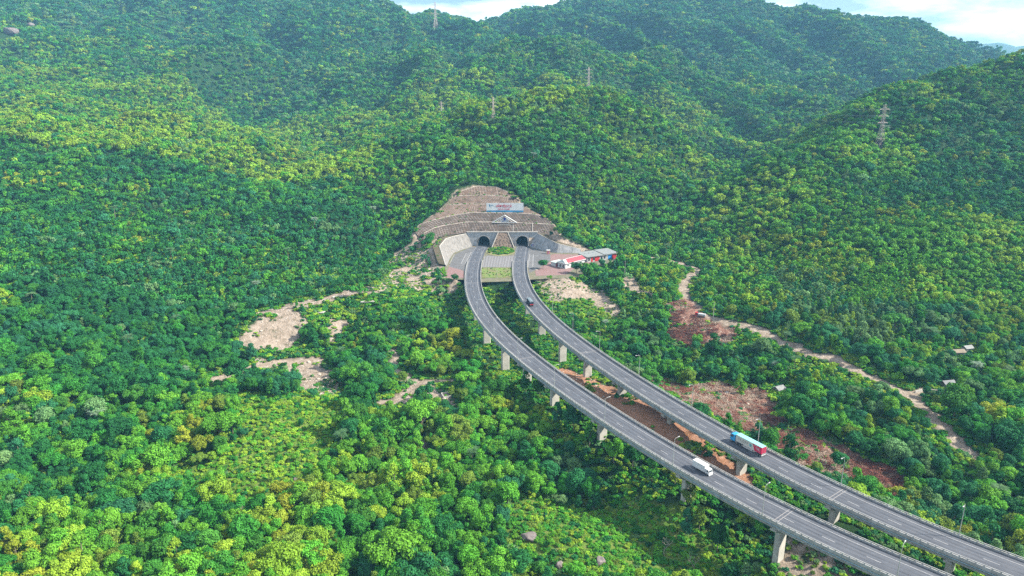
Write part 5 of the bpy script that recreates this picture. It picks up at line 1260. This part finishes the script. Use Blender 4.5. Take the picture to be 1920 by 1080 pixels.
def bare_tree(px_, py_, h, label, seed):
    r_ = random.Random(seed); x_, y_, z_ = hit(px_, py_); q = MB()
    def br(p, d, L_, rad, lev):
        e = p + d * L_; m_ = p.lerp(e, .5) + Vector((r_.uniform(-.05, .05), r_.uniform(-.05, .05), 0)) * L_; q.tube([p, m_, e], [rad, rad * .8, rad * .6], 5, cap=False)
        if lev < 4:
            for _ in range(3):
                nd = (d + Vector((r_.uniform(-1, 1), r_.uniform(-1, 1), r_.uniform(-.1, .6))) * .75).normalized(); br(p.lerp(e, r_.uniform(.55, 1)), nd, L_ * r_.uniform(.55, .75), rad * .55, lev + 1)
    br(Vector((0, 0, -.5)), Vector((0, 0, 1)), h * .42, h * .016, 0); o = q.build('bare_tree', palebark); o.location = (x_, y_, z_); tag(o, label, 'tree', 'leafless trees')
bare_tree(1245, 1045, 10, 'pale leafless tree below the viaducts at the bottom', 1); bare_tree(1300, 1075, 9, 'thin leafless tree at the bottom edge under the left viaduct', 2)
bare_tree(1225, 600, 7, 'grey leafless tree left of the red cleared ground', 3); bare_tree(1760, 560, 9, 'grey leafless tree high in the right wood', 5); bare_tree(700, 850, 8, 'grey leafless tree below the clearing on the left', 6)

# ------------------------------------------------------------------ undergrowth, creepers, brushwood
sh_pts = scatter(2.3, 125, 560, 1.25); xs, ys = sh_pts.T; s_, r_, g_, d_, ya, dd, sl_ = mask_common(xs, ys)
dn = fbm(xs / 14 + 3, ys / 14, 3)
kp = ~ya & ~sl_ & (d_ > 4.0) & ~(s_ & ((dn < np.where(ys > 470, .46, .53)) | (rng.random(len(xs)) < .3))) & ~(r_ & ((dn < .58) | (rng.random(len(xs)) < .5)))
kp &= (dd > .3) & ~((dd < 7) & (dn < .3))
xs, ys, g_, r_, s_, dd = xs[kp], ys[kp], g_[kp], r_[kp], s_[kp], dd[kp]
P_ = np.tile((.22, .16, .13, .08, .08, .07, .26, .0), (len(xs), 1)); P_[g_] = (.38, .30, .06, .0, .02, .04, .20, .0); P_[s_ | r_] = (.15, .15, .05, .1, .3, .2, .05, 0)
yel = fbm(xs / 35 + 50, ys / 35 + 9, 2); P_[:, 1] *= np.clip((yel - .35) * 8, .2, 3); P_ /= P_.sum(1)[:, None]
tt = (rng.random(len(xs))[:, None] > np.cumsum(P_, 1)).sum(1).clip(0, 7); hs_ = rng.uniform(1.3, 2.9, len(xs)) * np.where(g_, .7, 1) * np.where(s_ | r_, .6, 1)
hs_ = np.where(dd < 7, np.minimum(hs_, 1.9), hs_)
gn_scatter('undergrowth', np.stack([xs, ys, hz(xs, ys) - .15], 1), rng.integers(0, 3, len(xs)) * 8 + tt, vec(hs_, rng.uniform(.9, 1.35, len(xs))), cSH, 'low green shrubs and creepers carpeting the ground between the trees', 'undergrowth')
cRB = hidden('stones')
rubm = mat('rubble', (.42,.37,.32), .9, .4, 1.5)
for k in range(3):
    o = bpy.data.objects.new('stone_%03d' % k, rocks[k].copy()); o.data.materials.clear(); o.data.materials.append(rubm); cRB.objects.link(o)
rb = scatter(2.0, 300, 560, 1.0); xr_, yr_ = rb.T; q1, q2, q3, q4, q5, q6, q7 = mask_common(xr_, yr_)
kq = (q1 | (q2 & (rng.random(len(xr_)) < .5))) & (q4 > 3) & (rng.random(len(xr_)) < .45); xr_, yr_ = xr_[kq], yr_[kq]; sr_ = rng.uniform(.15, .6, len(xr_)) * np.where(rng.random(len(xr_)) < .06, 2.2, 1)
gn_scatter('rubble', np.stack([xr_, yr_, hz(xr_, yr_)], 1), rng.integers(0, 3, len(xr_)), np.stack([sr_, sr_, sr_ * .7], 1), cRB, 'loose pale stones strewn over the bare clearings', 'rubble')
db = scatter(1.7, 170, 470, 1.0); xs, ys = db.T; s_, r_, g_, d_, ya, dd, sl_ = mask_common(xs, ys)
dn = fbm(xs / 10 + 23, ys / 10, 3); kp = r_ & (dn > .36) & (d_ > 3.5) & ~inpoly(xs, ys, RED[2]); xs, ys = xs[kp], ys[kp]
cl = fbm(xs / 18 + 3, ys / 18 + 77, 2); ix = np.where(cl > .52, rng.choice([0, 0, 1, 3], len(xs)), rng.choice([1, 2, 2, 0], len(xs)))
gn_scatter('brushwood', np.stack([xs, ys, hz(xs, ys)], 1), ix, vec(rng.uniform(.8, 1.5, len(xs)), np.full(len(xs), 1.3)), cDB, 'russet cut brushwood lying on the cleared red ground', 'brushwood')
# plants on the island, in the median and on the berms
ip = []; 
for _ in range(110):
    a = rng.uniform(0, 6.28); q_ = math.sqrt(rng.random()); ip.append((ic[0] + 11.5 * q_ * math.cos(a), ic[1] + 1 + 14 * q_ * math.sin(a), .1, rng.uniform(.9, 2.3)))
for _ in range(70):
    t = rng.random(2); q_ = atZ(904 + 55 * t[0], 503 + 17 * t[1]); ip.append((q_[0], q_[1], .05, rng.uniform(.3, .8)))
for k in range(110):
    i = rng.integers(0, 5); j = rng.integers(0, NC); q_ = TW[i][j]; ip.append((q_[0], q_[1] + 1.5, q_[2], rng.uniform(.5, 1.3)))
for k in range(260):
    q_ = slope_pts[rng.integers(0, len(slope_pts))]; 
    if fbm(np.array(q_[0] / 9.), np.array(q_[2] / 5.), 2) > .47: ip.append((q_[0], q_[1], q_[2] - .1, rng.uniform(.35, 1.0)))
for k in range(46):
    t_ = rng.random(); q_ = resamp(LWT, 40)[rng.integers(0, 40)]; ip.append((q_[0] - rng.uniform(1, 6), q_[1] + rng.uniform(1, 5), q_[2] + .1, rng.uniform(.5, 1.6)))
for k in range(60):
    e_ = TW[rng.integers(1, 6)]; q_ = e_[rng.choice([0, 1, 2, NC - 3, NC - 2, NC - 1])]; ip.append((q_[0] + rng.normal(), q_[1] + rng.normal(), q_[2], rng.uniform(1, 2.4)))
ip = np.array(ip); gn_scatter('island_plants', ip[:, :3], rng.integers(0, 3, len(ip)) * 8 + rng.choice([0, 1, 2, 5, 6], len(ip)), vec(ip[:, 3], np.full(len(ip), 1.1)), cSH, 'low planting on the median, the island and the terraces at the portals', 'planting')

# ------------------------------------------------------------------ haze
hm = bpy.data.materials.new('haze'); hm.use_nodes = True; n = hm.node_tree.nodes; n.remove(n['Principled BSDF'])
pv = n.new('ShaderNodeVolumePrincipled'); pv.inputs['Color'].default_value = (.26, .62, 1.0, 1); pv.inputs['Density'].default_value = .000095; pv.inputs['Anisotropy'].default_value = .0
hm.node_tree.links.new(pv.outputs[0], n['Material Output'].inputs['Volume'])
lo_, hi_ = (-9100, -1300, float(GZ.min()) - 1.5), (9100, 9700, max(float(GZ.max()), 640) + 25)
q = MB(); q.box(tuple((a + b_) / 2 for a, b_ in zip(lo_, hi_)), tuple(b_ - a for a, b_ in zip(lo_, hi_))); hz_o = q.build('haze', hm); tag(hz_o, kind='stuff')
print('trees', len(x), 'far', len(xf), 'top', len(sel), 'undergrowth', len(xs), 'grid', gx.shape, 'cells', len(cells))
